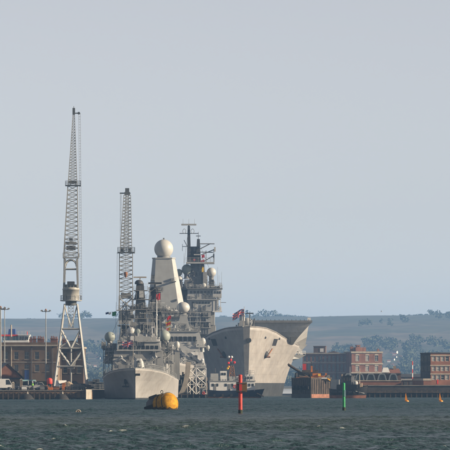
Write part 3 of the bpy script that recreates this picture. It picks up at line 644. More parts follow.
def right_buildings():
    # long dark three-storey store, far
    Y = 2000; s_ = Y / F; zb = 2.0
    L = 49.5 * s_; h = Z(354.0, Y) - zb; Zz = lambda py: Z(py, Y) - zb
    holes = []
    for i in range(12):
        c = (2.2 + i * 4.1) * s_
        for (a, b) in ((361.3, 355.8), (371.0, 364.2), (381.5, 374.5)):
            holes.append((c - .5, c + .5, Zz(a), Zz(b)))
    t = building('storehouse', 'long dark brick storehouse with three rows of tall windows behind the rusty barge', 'storehouse', (X(302.5, Y), Y - 2, zb), R(-5), L * 1.02, 14, h, holes, 'brick_maroon', panemat='glass_dark', winmat='pale_grey', bars=(1, 3))
    MB().box(-.3, L * 1.03 + .3, -.4, 14.3, h, h + .5).build('cornice', 'stone_trim', t, world=False)
    MB().box(-.1, L * 1.03, -.1, -.02, Zz(363.2), Zz(362.2)).build('string_course', 'stone_trim', t, world=False)
    MB().box(-.1, L * 1.03, -.1, -.02, Zz(373.2), Zz(372.4)).build('string_course', 'stone_trim', t, world=False)
    MB().poly([(L * .5, -.3, h + .5), (L * .74, -.3, h + .5), (L * .62, -.3, h + 1.25)], (0, 8, 0)).build('pediment', 'brick_dark', t, world=False)
    tw = MB().box(10.5 * s_, 22.5 * s_, 3, 9, h + .5, Zz(346.6)).box(10.1 * s_, 22.9 * s_, 2.8, 9.2, Zz(346.6), Zz(346.6) + .3).build('roof_tower', 'brick_dark', t, world=False)
    MB().box(17 * s_, 20.6 * s_, 2.9, 2.97, h + .9, Zz(348.4)).build('louvre', 'white_paint', tw, world=False)
    for q in (.0, .34, .67, .99): MB().cyl((L * 1.02 * q + .12, -.12, 0), (L * 1.02 * q + .12, -.12, h), .09, n=8).build('drainpipe', 'slate', t, world=False)
    # pavilion
    x0 = X(350.6, Y); Lp = 31 * s_; hp = Zz(352.6); holes = []
    for c in (5.8, 15.8, 25.2):
        for (a, b) in ((361.2, 355.6), (371.3, 366.2)): holes.append((c * s_ - .72, c * s_ + .72, Zz(a), Zz(b)))
        holes.append((c * s_ - .72, c * s_ + .72, Zz(383), Zz(377)))
    t = building('pavilion', 'red brick pavilion with pale arched windows and rooftop turret right of the dark storehouse', 'building', (x0, Y - 16, zb), R(10), Lp, 16, hp, holes, 'brick_red', panemat='glass_pale', bars=(1, 2))
    for c in (5.8, 15.8, 25.2):
        for b in (355.6, 366.2):
            MB().poly([(c * s_ + .95 * math.cos(k * math.pi / 8), -.12, Zz(b) + .02 + .6 * math.sin(k * math.pi / 8)) for k in range(9)], (0, .1, 0)).build('window_arch', 'stone_trim', t, world=False)
    for a, b in ((364.6, 363.2), (373.4, 372.2), (353.4, 352.6)):
        MB().box(-.25, Lp + .25, -.35, -.02, Zz(a), Zz(b)).build('string_course', 'stone_trim', t, world=False)
    MB().box(-.3, Lp + .3, -.4, 16.3, hp + .01, hp + .4).build('cornice', 'stone_trim', t, world=False)
    tu = MB().box(6 * s_, 13.2 * s_, 4, 8, hp + .4, hp + 2.2).box(7.6 * s_, 10.8 * s_, 4.5, 7.5, hp + 2.2, Zz(346.0)).box(7.2 * s_, 11.2 * s_, 4.3, 7.7, Zz(346.0), Zz(345.2)).build('turret', 'brick_red', t, world=False)
    MB().box(8.7 * s_, 9.7 * s_, 4.42, 4.49, hp + 2.5, hp + 3.1).build('window', 'glass_dark', tu, world=False)
    chimney(t, 1.2 * s_, 5, hp + .4, 1.4, 1.2, 1.8, 'brick_red', 2); chimney(t, 14.0 * s_, 5, hp + .4, 1.3, 1.2, 1.4, 'brick_red', 2); chimney(t, 28.8 * s_, 6, hp + .4, 1.0, 1.0, .8, 'brick_red', 1)
    # arcaded workshop on the right quay
    Y = 1232; s_ = Y / F; zb = 3.25; Zz = lambda py: Z(py, Y) - zb
    x0 = X(344, Y); L = 57 * s_
    t = thing('workshop_shed', 'low workshop shed with a row of pale arched frames on the right quay', 'workshop', (x0, Y, zb))
    MB().box(0, L, .5, 12, 0, Zz(374.5)).build('wall', 'brick_dark', t, world=False)
    MB().box(0, L, .1, .49, 0, Zz(381.2)).build('plinth', 'brick_red', t, world=False)
    MB().box(-.15, L + .15, -.1, .45, Zz(381.1), Zz(380.3)).build('plinth_band', 'stone_trim', t, world=False)
    fr = None
    for i in range(5):
        c = (4.5 + i * 11.2) * s_
        if fr is None:
            w1, w2, z0, z1 = 4.9 * s_, 2.9 * s_, Zz(380.2), Zz(373.2); m = MB()
            out_ = [(-w1, z0), (-w2 - .2, z1 - .6), (-w2 + .25, z1), (w2 - .25, z1), (w2 + .2, z1 - .6), (w1, z0)]
            th = .36; inn = [(-w1 + th, z0), (-w2 + .13, z1 - .65), (-w2 + .4, z1 - th), (w2 - .4, z1 - th), (w2 - .13, z1 - .65), (w1 - th, z0)]
            for k in range(5):
                a, b, c_, d = out_[k], out_[k + 1], inn[k + 1], inn[k]
                m.poly([(a[0], .1, a[1]), (b[0], .1, b[1]), (c_[0], .1, c_[1]), (d[0], .1, d[1])], (0, .38, 0))
            fr = m.build('arch_frame', 'frame_blue', t, world=False); fr.location = (c, 0, 0)
            gl = MB().poly([(-w1 + th, .3, z0), (w1 - th, .3, z0), (w2 - .13, .3, z1 - .65), (w2 - .4, .3, z1 - th), (-w2 + .4, .3, z1 - th), (-w2 + .13, .3, z1 - .65)], (0, .1, 0)).build('pane', 'glass_dark', fr, world=False)
        else:
            f2 = inst(fr, t, (c, 0, 0)); inst(gl, f2, (0, 0, 0))
    MB().box(-.2, L + .2, .2, 12.2, Zz(374.4), Zz(373.4)).build('roof', 'slate', t, world=False)
    # low long shed with pale roof edge between workshop and office
    x1 = X(401.5, 1245); s2 = 1245 / F; Zl = lambda py: Z(py, 1245) - zb; L2 = 24 * s2
    t = thing('long_shed', 'low dark shed with a pale flat roof edge between workshop and office block', 'shed', (x1, 1245, zb))
    MB().box(0, L2, 0, 14, 0, Zl(380.4)).build('wall', 'brick_dark', t, world=False)
    MB().box(-.2, L2 + .2, -.25, 14.2, Zl(380.3), Zl(378.8)).build('roof', 'pale_grey', t, world=False)
    for i in range(4): MB().box(L2 * (.1 + i * .23), L2 * (.1 + i * .23) + .9, -.06, -.01, 0, 1.0).build('door', 'slate', t, world=False)
    # back sheds
    for (p0, p1, pyt, Yb, m, lab, nm) in ((383, 389, 367.5, 1500, 'white_paint', 'small white roofed hut right of the brick pavilion', 'hut'), (389.5, 400, 368.5, 1540, 'sandstone', 'tan walled hut with chimney behind the arched workshop', 'hut'), (396, 424, 373.8, 1560, 'slate', 'long dark slate roofed shed behind the striped mast', 'shed')):
        xb = X(p0, Yb); Lb = (p1 - p0) * Yb / F; hb = Z(pyt, Yb) - zb
        t = thing(nm, lab, nm, (xb, Yb, zb))
        MB().box(0, Lb, 0, 8, 0, hb * .72).build('wall', 'sandstone' if m != 'slate' else 'brick_dark', t, world=False)
        MB().add([(-.3, -.3, hb * .72 + .01), (Lb + .3, -.3, hb * .72 + .01), (Lb + .3, 8.3, hb * .72 + .01), (-.3, 8.3, hb * .72 + .01), (.2, 4, hb), (Lb - .2, 4, hb)], [(0, 1, 5, 4), (1, 2, 5), (2, 3, 4, 5), (3, 0, 4), (3, 2, 1, 0)]).build('roof', m if m != 'sandstone' else 'roof_tile', t, world=False)
        if 'chimney' in lab: MB().box(Lb * .4, Lb * .4 + .9, 3, 4, hb * .7, hb + .9).build('chimney', 'sandstone', t, world=False)
        MB().box(Lb * .3, Lb * .3 + 1, -.06, -.01, hb * .4, hb * .4 + 1.2).build('window', 'glass_dark', t, world=False)
    # modern office block, ribbon windows
    Y = 1262; s_ = Y / F; Zz = lambda py: Z(py, Y) - zb; x0 = X(434.5, Y); Lo = 42 * s_; holes = []
    rows = ((361.2, 356.2), (371.0, 366.2), (379.8, 374.8))
    for a, b in rows:
        for i in range(9): holes.append((.35 + i * 1.25, .35 + i * 1.25 + 1.02, Zz(a), Zz(b)))
    x0 = X(430.6, Y)
    t = building('office_block', 'modern brick office block with ribbon windows at the right edge of the quay', 'office block', (x0, Y, zb), R(7), Lo, 14, Zz(353.4), holes, 'brick_red', panemat='glass_pale', winmat='white_paint', bars=(0, 1), sill=False)
    for a, b in rows:
        MB().box(-.1, Lo, -.14, -.02, Zz(b - .3) , Zz(b - 1.3)).build('lintel_band', 'stone_trim', t, world=False)
    MB().box(-.15, Lo + .2, -.2, 14.2, Zz(353.35), Zz(352.4)).build('roof', 'slate', t, world=False)
    t2 = MB()
    Ls = 10.6 * s_
    sp = thing('stair_tower', 'dark glazed stair tower with slate bands left of the brick office block', 'stair tower', (X(420.2, Y + 1), Y + 1, zb), R(-14))
    hz = Zz(353.8); MB().box(.06, Ls - .06, .1, 6, 0, hz).build('wall', 'slate', sp, world=False)
    for a, b in ((361.6, 355.4), (371.4, 365.6)):
        for i in range(3):
            MB().box(.1 + i * Ls / 3 + .06, .1 + (i + 1) * Ls / 3 - .18, .02, .09, Zz(a), Zz(b)).build('window', 'glass_dark', sp, world=False)
    MB().box(-.05, Ls + .05, -.08, 6.1, hz + .01, hz + .3).build('roof', 'slate', sp, world=False)
    # brick annex at the water in front of the office
    Ya = 1215; xa = X(423.5, Ya); La = 50 * Ya / F; ha = Z(380.6, Ya) - zb; hb = Z(391.2, Ya)
    t = thing('brick_annex', 'low red brick annex with a pale coping in front of the office block', 'annex', (xa, Ya, zb), R(6))
    MB().box(0, La, 0, 20, 0, ha).build('wall', 'brick_red', t, world=False)
    MB().box(-.1, 8 * Ya / F, -.12, 20.1, ha + .01, ha + .55).build('coping', 'stone_trim', t, world=False)
    MB().box(13.6 * Ya / F, 15.0 * Ya / F, -.06, -.01, .3, 1.5).build('door', 'red_paint', t, world=False)
    # striped mast
    Ym = 1300; t = thing('striped_mast', 'thin red and white striped mast standing on the right quay', 'mast', (X(412.4, Ym), Ym, 3.25)); zt = Z(361.2, Ym); z0 = 3.25; n = 6
    for i in range(n):
        MB().cyl((X(412.4, Ym), Ym, z0 + (zt - z0) * i / n), (X(412.4, Ym), Ym, z0 + (zt - z0) * (i + 1) / n), .17, .15, 8).build('mast_section', 'white_paint' if i % 2 == 0 else 'red_paint', t)
right_buildings()

# ---------------------------------------------------------------- cranes
def crane_left():
    Y = 1026; s_ = Y / F; cx = X(71, Y); zq = 2.1
    t = thing('tower_crane', 'very tall pale grey lattice dockyard crane on splayed legs with a drum shaped cabin', 'crane', (cx, Y, zq))
    zz = lambda py: Z(py, Y)
    def q(pxw, py, asp=1.0): return quad(cx, Y, zz(py), pxw * s_ / 2, pxw * s_ / 2 * asp)
    B = q(33.5, 387.5); T = q(12.6, 304)
    B = [(p[0], p[1], zq) for p in B]
    for i in range(4): MB().bar(B[i], T[i], .44, w2=.3).build('leg', 'crane_paint', t)
    for i in range(4): MB().box(B[i][0] - .6, B[i][0] + .6, B[i][1] - .8, B[i][1] + .8, zq, zq + .9).build('wheel_bogie', 'steel_dark', t)
    lv = lambda i, py: Vector(B[i % 4]).lerp(Vector(T[i % 4]), (zz(py) - zq) / (zz(304) - zq))
    for py, w_ in ((329, .28), (348.5, .22), (366.5, .34)):
        for i in range(4): MB().bar(lv(i, py), lv(i + 1, py), w_).build('cross_beam', 'crane_paint', t)
    for i in range(4):
        m1 = (lv(i, 348.5) + lv(i + 1, 348.5)) / 2; m2 = (lv(i, 366) + lv(i + 1, 366)) / 2; m0 = (lv(i, 327) + lv(i + 1, 327)) / 2
        for p, q_ in ((lv(i, 330), m1), (lv(i + 1, 330), m1), (lv(i, 350), m2), (lv(i + 1, 350), m2)): MB().bar(p, q_, .26).build('diagonal_brace', 'crane_paint', t)
        for p, q_ in ((lv(i, 347), (lv(i, 338) + m1) / 2), (lv(i + 1, 347), (lv(i + 1, 338) + m1) / 2)): MB().bar(p, q_, .2).build('diagonal_brace', 'crane_paint', t)
        for p, q_ in ((lv(i, 305), m0), (lv(i + 1, 305), m0)): MB().bar(p, q_, .16).build('diagonal_brace', 'crane_paint', t)
        g = m2; d = (lv(i + 1, 366) - lv(i, 366)).normalized(); u = Vector((0, 0, 1)); nrm = d.cross(u)
        MB().poly([g - d * 1.0 + u * .9 - nrm * .3, g + d * 1.0 + u * .9 - nrm * .3, g + d * .7 - u * .6 - nrm * .3, g - d * .7 - u * .6 - nrm * .3], nrm * .06).build('gusset_plate', 'crane_house_paint', t)
    MB().cyl((cx, Y, zq), (cx, Y, zz(349)), .2, n=8).build('riser_pipe', 'crane_paint', t)
    lattice(MB(), quad(cx, Y, zz(330), .55, .55), quad(cx, Y, zz(305), .55, .55), 8, .09, .06, 'Z').build('ladder_shaft', 'crane_paint', t)
    MB().lathe((cx, Y, zz(305.5)), [(5.2 * s_, 0), (5.6 * s_, .3), (5.6 * s_, .9), (7.5 * s_, 1.2)], 24).build('slewing_ring', 'steel_dark', t)
    MB().lathe((cx, Y, zz(301.3)), [(9.2 * s_, 0), (10.8 * s_, .06), (10.8 * s_, .28), (8.0 * s_, .3)], 28).build('platform', 'crane_paint', t)
    rr = 10.5 * s_; pts = [(cx + rr * math.cos(k * math.pi / 8), Y + rr * math.sin(k * math.pi / 8), zz(300)) for k in range(17)]
    railing(t, pts, 1.0, .035, 1.0)
    MB().lathe((cx, Y, zz(300)), [(8.3 * s_, 0), (8.3 * s_, zz(290) - zz(300)), (8.6 * s_, zz(290) - zz(300)), (8.6 * s_, zz(289) - zz(300)), (7.6 * s_, zz(287.5) - zz(300))], 28).build('machine_drum', 'crane_house_paint', t)
    MB().box(cx - 7.3 * s_, cx + 7.3 * s_, Y - 5.5 * s_, Y + 5.5 * s_, zz(288), zz(284.5)).build('machine_house', 'crane_house_paint', t)
    for k in range(4): MB().box(cx - 6.2 * s_ + k * 3.3 * s_, cx - 4.0 * s_ + k * 3.3 * s_, Y - 5.6 * s_, Y - 5.52 * s_, zz(287.3), zz(285.3)).build('window', 'glass_dark', t)
    MB().box(cx - 3.5 * s_, cx + 3.5 * s_, Y - 2, Y + 2, zz(284.4), zz(281.6)).build('winch_house', 'mast_grey', t)
    # portal above the cabin with arched head
    Bq = q(13.6, 284.5); Tq = q(11.6, 259)
    for i in range(4): MB().bar(Bq[i], Tq[i], .42).build('tower_leg', 'crane_paint', t)
    for i in range(4):
        a, b = Vector(Bq[i]).lerp(Vector(Tq[i]), .6), Vector(Bq[(i + 1) % 4]).lerp(Vector(Tq[(i + 1) % 4]), .6)
        MB().bar(a, b, .28).build('cross_beam', 'crane_paint', t)
        a2, b2 = Vector(Tq[i]), Vector(Tq[(i + 1) % 4]); mb = MB(); pr = None
        for k in range(9):
            th = math.pi * k / 8; p = a2.lerp(b2, .5 - .5 * math.cos(th)); p.z += -1.7 + 1.5 * math.sin(th)
            if pr is not None: mb.bar(pr, p, .34)
            pr = p
        mb.build('arch_head', 'crane_paint', t)
    for sx in (-1, 1): MB().bar((cx + sx * 7.6 * s_, Y - .4, zz(300)), (cx + sx * 6.8 * s_, Y - .4, zz(258)), .26).build('outer_strut', 'crane_paint', t)
    MB().box(cx - 8 * s_, cx + 8 * s_, Y - 7 * s_, Y + 7 * s_, zz(258.3), zz(257.2)).build('platform', 'crane_paint', t)
    railing(t, [(cx - 8 * s_, Y - 7 * s_, zz(257.2)), (cx + 8 * s_, Y - 7 * s_, zz(257.2)), (cx + 8 * s_, Y + 7 * s_, zz(257.2)), (cx - 8 * s_, Y + 7 * s_, zz(257.2))], .9, .03, 1)
    dx = .35
    lattice(MB(), q(14.6, 257), quad(cx + dx, Y, zz(186), 4.7 * s_, 4.7 * s_), 16, .17, .065, 'X').build('tower_lattice', 'crane_paint', t)
    for py0, py1, w_ in ((250, 246, 9), (244.5, 241.8, 11), (240.5, 238.2, 3.4)):
        MB().box(cx - w_ * s_ / 2, cx + w_ * s_ / 2, Y - 1, Y + 1, zz(py0), zz(py1)).build('winch_box', 'mast_grey' if w_ < 10 else 'mid_grey', t)
    MB().box(cx + dx - 7.2 * s_, cx + dx + 8.4 * s_, Y - 1.4, Y + 1.4, zz(186), zz(185.1)).build('platform', 'steel_dark', t)
    railing(t, [(cx + dx - 7 * s_, Y - 1.4, zz(185.1)), (cx + dx + 8.2 * s_, Y - 1.4, zz(185.1)), (cx + dx + 8.2 * s_, Y + 1.4, zz(185.1)), (cx + dx - 7 * s_, Y + 1.4, zz(185.1))], .9, .035, .9, 'steel_dark')
    MB().box(cx + dx - 3.6 * s_, cx + dx + 3.8 * s_, Y - .9, Y + .9, zz(183.2), zz(180.8)).build('sheave_frame', 'steel_dark', t)
    jx = X(73.8, Y)
    lattice(MB(), quad(cx + dx, Y, zz(185), 4.5 * s_, 4.3 * s_), quad(jx, Y, zz(113), .75 * s_, .75 * s_), 26, .12, .05, 'X').build('jib_lattice', 'crane_paint', t)
    MB().box(jx - .28, jx + .28, Y - .3, Y + .3, zz(114.5), zz(108)).cyl((jx, Y, zz(108)), (jx, Y, zz(106.2)), .07, n=6).build('jib_head', 'steel_dark', t)
    MB().bar((jx, Y, zz(113.2)), (X(78.8, Y), Y, zz(113.2)), .2).cyl((X(78.8, Y), Y - .1, zz(113.2)), (X(78.8, Y), Y + .1, zz(113.2)), .3, n=12).build('head_arm', 'steel_dark', t)
    for ox in (0, .36): MB().cyl((X(78.7, Y) + ox, Y, zz(113.2)), (X(79.4, Y) + ox, Y, zz(186)), .032, n=5).cyl((X(79.4, Y) + ox, Y, zz(186)), (X(80.3, Y) + ox, Y, zz(300)), .032, n=5).build('hoist_cable', 'cable', t)
    mb = MB()
    for k in range(70):
        f = k / 69; p = Vector((X(78.7 + 1.6 * f, Y), Y, zz(114) * (1 - f) + zz(299) * f)); mb.bar(p, p + Vector((.36, 0, 0)), .04)
    mb.build('cable_spacers', 'cable', t)
    mb = MB()
    for k in range(120):
        f = k / 119; p = Vector((cx - 8.2 * s_ + 1.5 * s_ * f, Y - .5, zz(300) * (1 - f) + zz(245) * f)); mb.bar(p, p + Vector((.35, 0, 0)), .05)
    mb.bar((cx - 8.2 * s_, Y - .5, zz(300)), (cx - 6.7 * s_, Y - .5, zz(245)), .06); mb.build('ladder', 'crane_paint', t)
crane_left()

def crane_right():
    Y = 1153; s_ = Y / F; cx = X(126, Y); zq = 2.2; zz = lambda py: Z(py, Y)
    t = thing('tower_crane', 'shorter grey lattice dockyard crane rising behind the frigate with a tan hook block', 'crane', (cx, Y, zq))
    B = [(p[0], p[1], zq) for p in quad(cx, Y, 0, 11 * s_, 11 * s_)]; T = quad(cx, Y, zz(327), 4.2 * s_, 4.2 * s_)
    for i in range(4): MB().bar(B[i], T[i], .7, w2=.5).build('leg', 'steel_dark', t)
    for f in (.4, .75):
        for i in range(4): MB().bar(Vector(B[i]).lerp(Vector(T[i]), f), Vector(B[(i + 1) % 4]).lerp(Vector(T[(i + 1) % 4]), f), .35).build('cross_beam', 'steel_dark', t)
    frustum(MB(), (cx - 6.6 * s_, cx + 6.6 * s_), (cx - 4 * s_, cx + 4 * s_), (Y - 1.6, Y + 1.6), (Y - 1.1, Y + 1.1), zz(345), zz(327)).build('pivot_pylon', 'mast_grey', t)
    MB().lathe((cx, Y, zz(327)), [(5 * s_, 0), (8.6 * s_, .2), (8.6 * s_, .5), (4 * s_, .5)], 20).build('platform', 'steel_dark', t)
    MB().box(cx - 7 * s_, cx + 7 * s_, Y - 1.7, Y + 1.7, zz(324.2), zz(311)).build('machine_house', 'crane_paint', t)
    for a, b in ((-5.5, -2.2), (-1.2, 2.0), (3.2, 5.6)): MB().box(cx + a * s_, cx + b * s_, Y - 1.76, Y - 1.71, zz(319.5), zz(313)).build('window', 'glass_dark', t)
    MB().box(cx - 9.5 * s_, cx + 8.6 * s_, Y - 2.1, Y + 2.1, zz(310.9), zz(309.8)).build('platform', 'crane_paint', t)
    railing(t, [(cx - 9.4 * s_, Y - 2.1, zz(309.8)), (cx + 8.5 * s_, Y - 2.1, zz(309.8)), (cx + 8.5 * s_, Y + 2.1, zz(309.8))], 1, .035, 1)
    for i in range(4):
        a = quad(cx, Y, zz(309.8), 6.8 * s_, 1.7)[i]; b = quad(cx, Y, zz(296), 6.6 * s_, 1.7)[i]; MB().bar(a, b, .36).build('tower_leg', 'crane_paint', t)
    lattice(MB(), quad(cx, Y, zz(309.8), 6.6 * s_, 1.6), quad(cx, Y, zz(298), 6.6 * s_, 1.6), 1, .2, .2).build('portal_brace', 'crane_paint', t)
    MB().box(cx - 5 * s_, cx + 5 * s_, Y - 1, Y + 1, zz(298), zz(293)).build('winch_house', 'mid_grey', t)
    lattice(MB(), quad(cx, Y, zz(300), 6.7 * s_, 1.6), quad(cx, Y, zz(253), 6.5 * s_, 1.6), 11, .19, .075, 'X').build('tower_lattice', 'crane_paint', t)
    MB().box(cx - 8.3 * s_, cx + 8.8 * s_, Y - 1.9, Y + 1.9, zz(253.2), zz(251.8)).build('platform', 'steel_dark', t)
    railing(t, [(cx - 8.2 * s_, Y - 1.9, zz(251.8)), (cx + 8.7 * s_, Y - 1.9, zz(251.8)), (cx + 8.7 * s_, Y + 1.9, zz(251.8)), (cx - 8.2 * s_, Y + 1.9, zz(251.8))], 1.1, .04, .9, 'steel_dark')
    for a, b in ((-5.2, -2.5), (2.5, 5.2)): MB().box(cx + a * s_, cx + b * s_, Y - .9, Y + .9, zz(251.8), zz(247.5)).build('winch_box', 'mast_grey', t)
    lattice(MB(), quad(cx, Y, zz(251.8), 5.9 * s_, 1.4), quad(cx + .3, Y, zz(195), 3.4 * s_, .8), 18, .14, .06, 'X').build('jib_lattice', 'crane_paint', t)
    lattice(MB(), quad(cx, Y, zz(251.8), 2.6 * s_, .6), quad(cx + .3, Y, zz(195), 1.3 * s_, .4), 13, .13, .07, 'Z').build('inner_lattice', 'crane_paint', t)
    MB().box(cx + .3 - 2.7 * s_, cx + .3 + 2.7 * s_, Y - .7, Y + .7, zz(194.9), zz(192)).box(cx + .3 - 2.0 * s_, cx + .3 + 2.0 * s_, Y - .5, Y + .5, zz(192), zz(188.2)).build('jib_head', 'steel_dark', t)
    MB().bar((X(119.8, Y), Y, zz(193.2)), (X(130.5, Y), Y, zz(193.2)), .25).build('head_arm', 'steel_dark', t)
    for a, b, c, d in ((120.5, 193.4, 120.3, 252), (117.3, 253, 117.0, 306), (121.3, 193.4, 121.2, 252)):
        mb = MB(); pr = None
        for k in range(19):
            f = k / 18; p = Vector((X(a + (c - a) * f, Y) + .015 * math.sin(k * 2.1), Y - .6, zz(b) * (1 - f) + zz(d) * f))
            if pr is not None: mb.cyl(pr, p, .04, n=5)
            pr = p
        mb.build('hoist_cable', 'cable', t)
    MB().bar((cx - 9 * s_, Y - .6, zz(253)), (cx - 6 * s_, Y - .6, zz(253)), .15).build('cable_arm', 'steel_dark', t)
    MB().cyl((cx + .0, Y - 2, zz(252)), (cx, Y - 2, zz(272)), .05, n=5).build('hook_cable', 'cable', t)
    MB().lathe((cx, Y - 2, zz(278)), [(.12, 0), (.42, .7), (.5, 1.1), (.3, 1.5)], 14).build('hook_block', 'rust', t)
crane_right()

def lamp(px, pyt, Y, label, thick=.16, heads=3):
    zq = 2.1; x = X(px, Y); zt = Z(pyt, Y)
    t = thing('lamp_post', label, 'lamp post', (x, Y, zq))
    MB().cyl((x, Y, zq), (x, Y, zt), thick, thick * .6, 10).cyl((x, Y, zq), (x, Y, zq + .5), thick * 1.6, n=10).build('pole', 'crane_paint', t)
    a = .95
    MB().bar((x - a, Y, zt), (x + a, Y, zt), .12).bar((x, Y - a, zt), (x, Y + a, zt), .12).build('cross_arm', 'steel_dark', t)
    for dx, dy in ((-a, 0), (a, 0), (0, -a * .8)):
        MB().hexa([(x + dx - .32, Y + dy - .25, zt + .05), (x + dx + .32, Y + dy - .25, zt + .05), (x + dx + .32, Y + dy + .25, zt + .05), (x + dx - .32, Y + dy + .25, zt + .05),
                   (x + dx - .2, Y + dy - .16, zt + .38), (x + dx + .2, Y + dy - .16, zt + .38), (x + dx + .2, Y + dy + .16, zt + .38), (x + dx - .2, Y + dy + .16, zt + .38)]).build('lamp_head', 'mid_grey', t)
    MB().lathe((x, Y, zt), [(.3, 0), (.3, .3), (.1, .65)], 10).build('finial', 'rust', t)
lamp(45.8, 311.5, 1090, 'tall grey floodlight post between the storehouse windows and the tall crane')
lamp(4.6, 309.5, 1100, 'tall grey floodlight post in front of the storehouse, beside the shed gable')
lamp(.6, 308.8, 1055, 'thicker pale floodlight post at the very left edge', .24)

# ---------------------------------------------------------------- quayside vehicles and gear
def van(x, Y, z, label, body, rz=0, L=4.8, Hh=2.1, cab=True, name='parked_van', cat='van', roofmat=None):
    t = thing(name, label, cat, (x, Y, z), rz); h = L / 2; w_ = .92
    if cat == 'van':
        prof = [(-h, .35), (h, .35), (h, .95), (h - .35, 1.15), (h - 1.05, Hh), (-h + .05, Hh), (-h, Hh - .2)]
        glass = [(h - .5, 1.2), (h - 1.05, Hh - .22), (h - 1.75, Hh - .22), (h - 1.75, 1.2)]
    else:
        prof = [(-h, .35), (h, .35), (h, .75), (h - 1.1, .92), (h - 1.75, 1.45), (-h + .9, 1.47), (-h + .2, .98), (-h, .9)]
        glass = [(h - 1.3, .95), (h - 1.8, 1.38), (-h + 1.0, 1.4), (-h + .5, .98)]
    MB().poly([(a, -w_, b) for a, b in prof], (0, 2 * w_, 0)).build('body', body, t, world=False)
    for sy in (-1, 1):
        y0 = -w_ - .015 if sy < 0 else w_ + .003
        MB().poly([(a, y0, b) for a, b in glass], (0, .012, 0)).build('side_window', 'glass_dark', t, world=False)
        for xx in (-h + .85, h - .9):
            wh = MB().cyl((xx, sy * (w_ - .2), .34), (xx, sy * (w_ + .03), .34), .34, n=14).build('wheel', 'rubber', t, world=False)
            MB().cyl((xx, sy * (w_ + .031), .34), (xx, sy * (w_ + .04), .34), .19, n=10).build('hub', 'pale_grey', wh, world=False)
    if cat == 'van': MB().hexa([(h - .35, -.8, 1.17), (h - .33, .8, 1.17), (h - .36, .8, 1.17), (h - .38, -.8, 1.17), (h - .98, -.75, Hh - .15), (h - .96, .75, Hh - .15), (h - .99, .75, Hh - .15), (h - 1.01, -.75, Hh - .15)]).build('windscreen', 'glass_dark', t, world=False)
    for sy in (-.7, .7): MB().box(h, h + .03, sy - .15, sy + .15, .68, .85).build('headlight', 'glass_pale', t, world=False)
    MB().box(-h - .05, h + .06, -w_ - .01, w_ + .01, .36, .5).build('bumper', 'black_paint', t, world=False)
    if roofmat: MB().box(-h + .2, h - 1.2, -w_ + .02, w_ - .02, Hh + .01, Hh + .3).build('roof_load', roofmat, t, world=False)
    return t
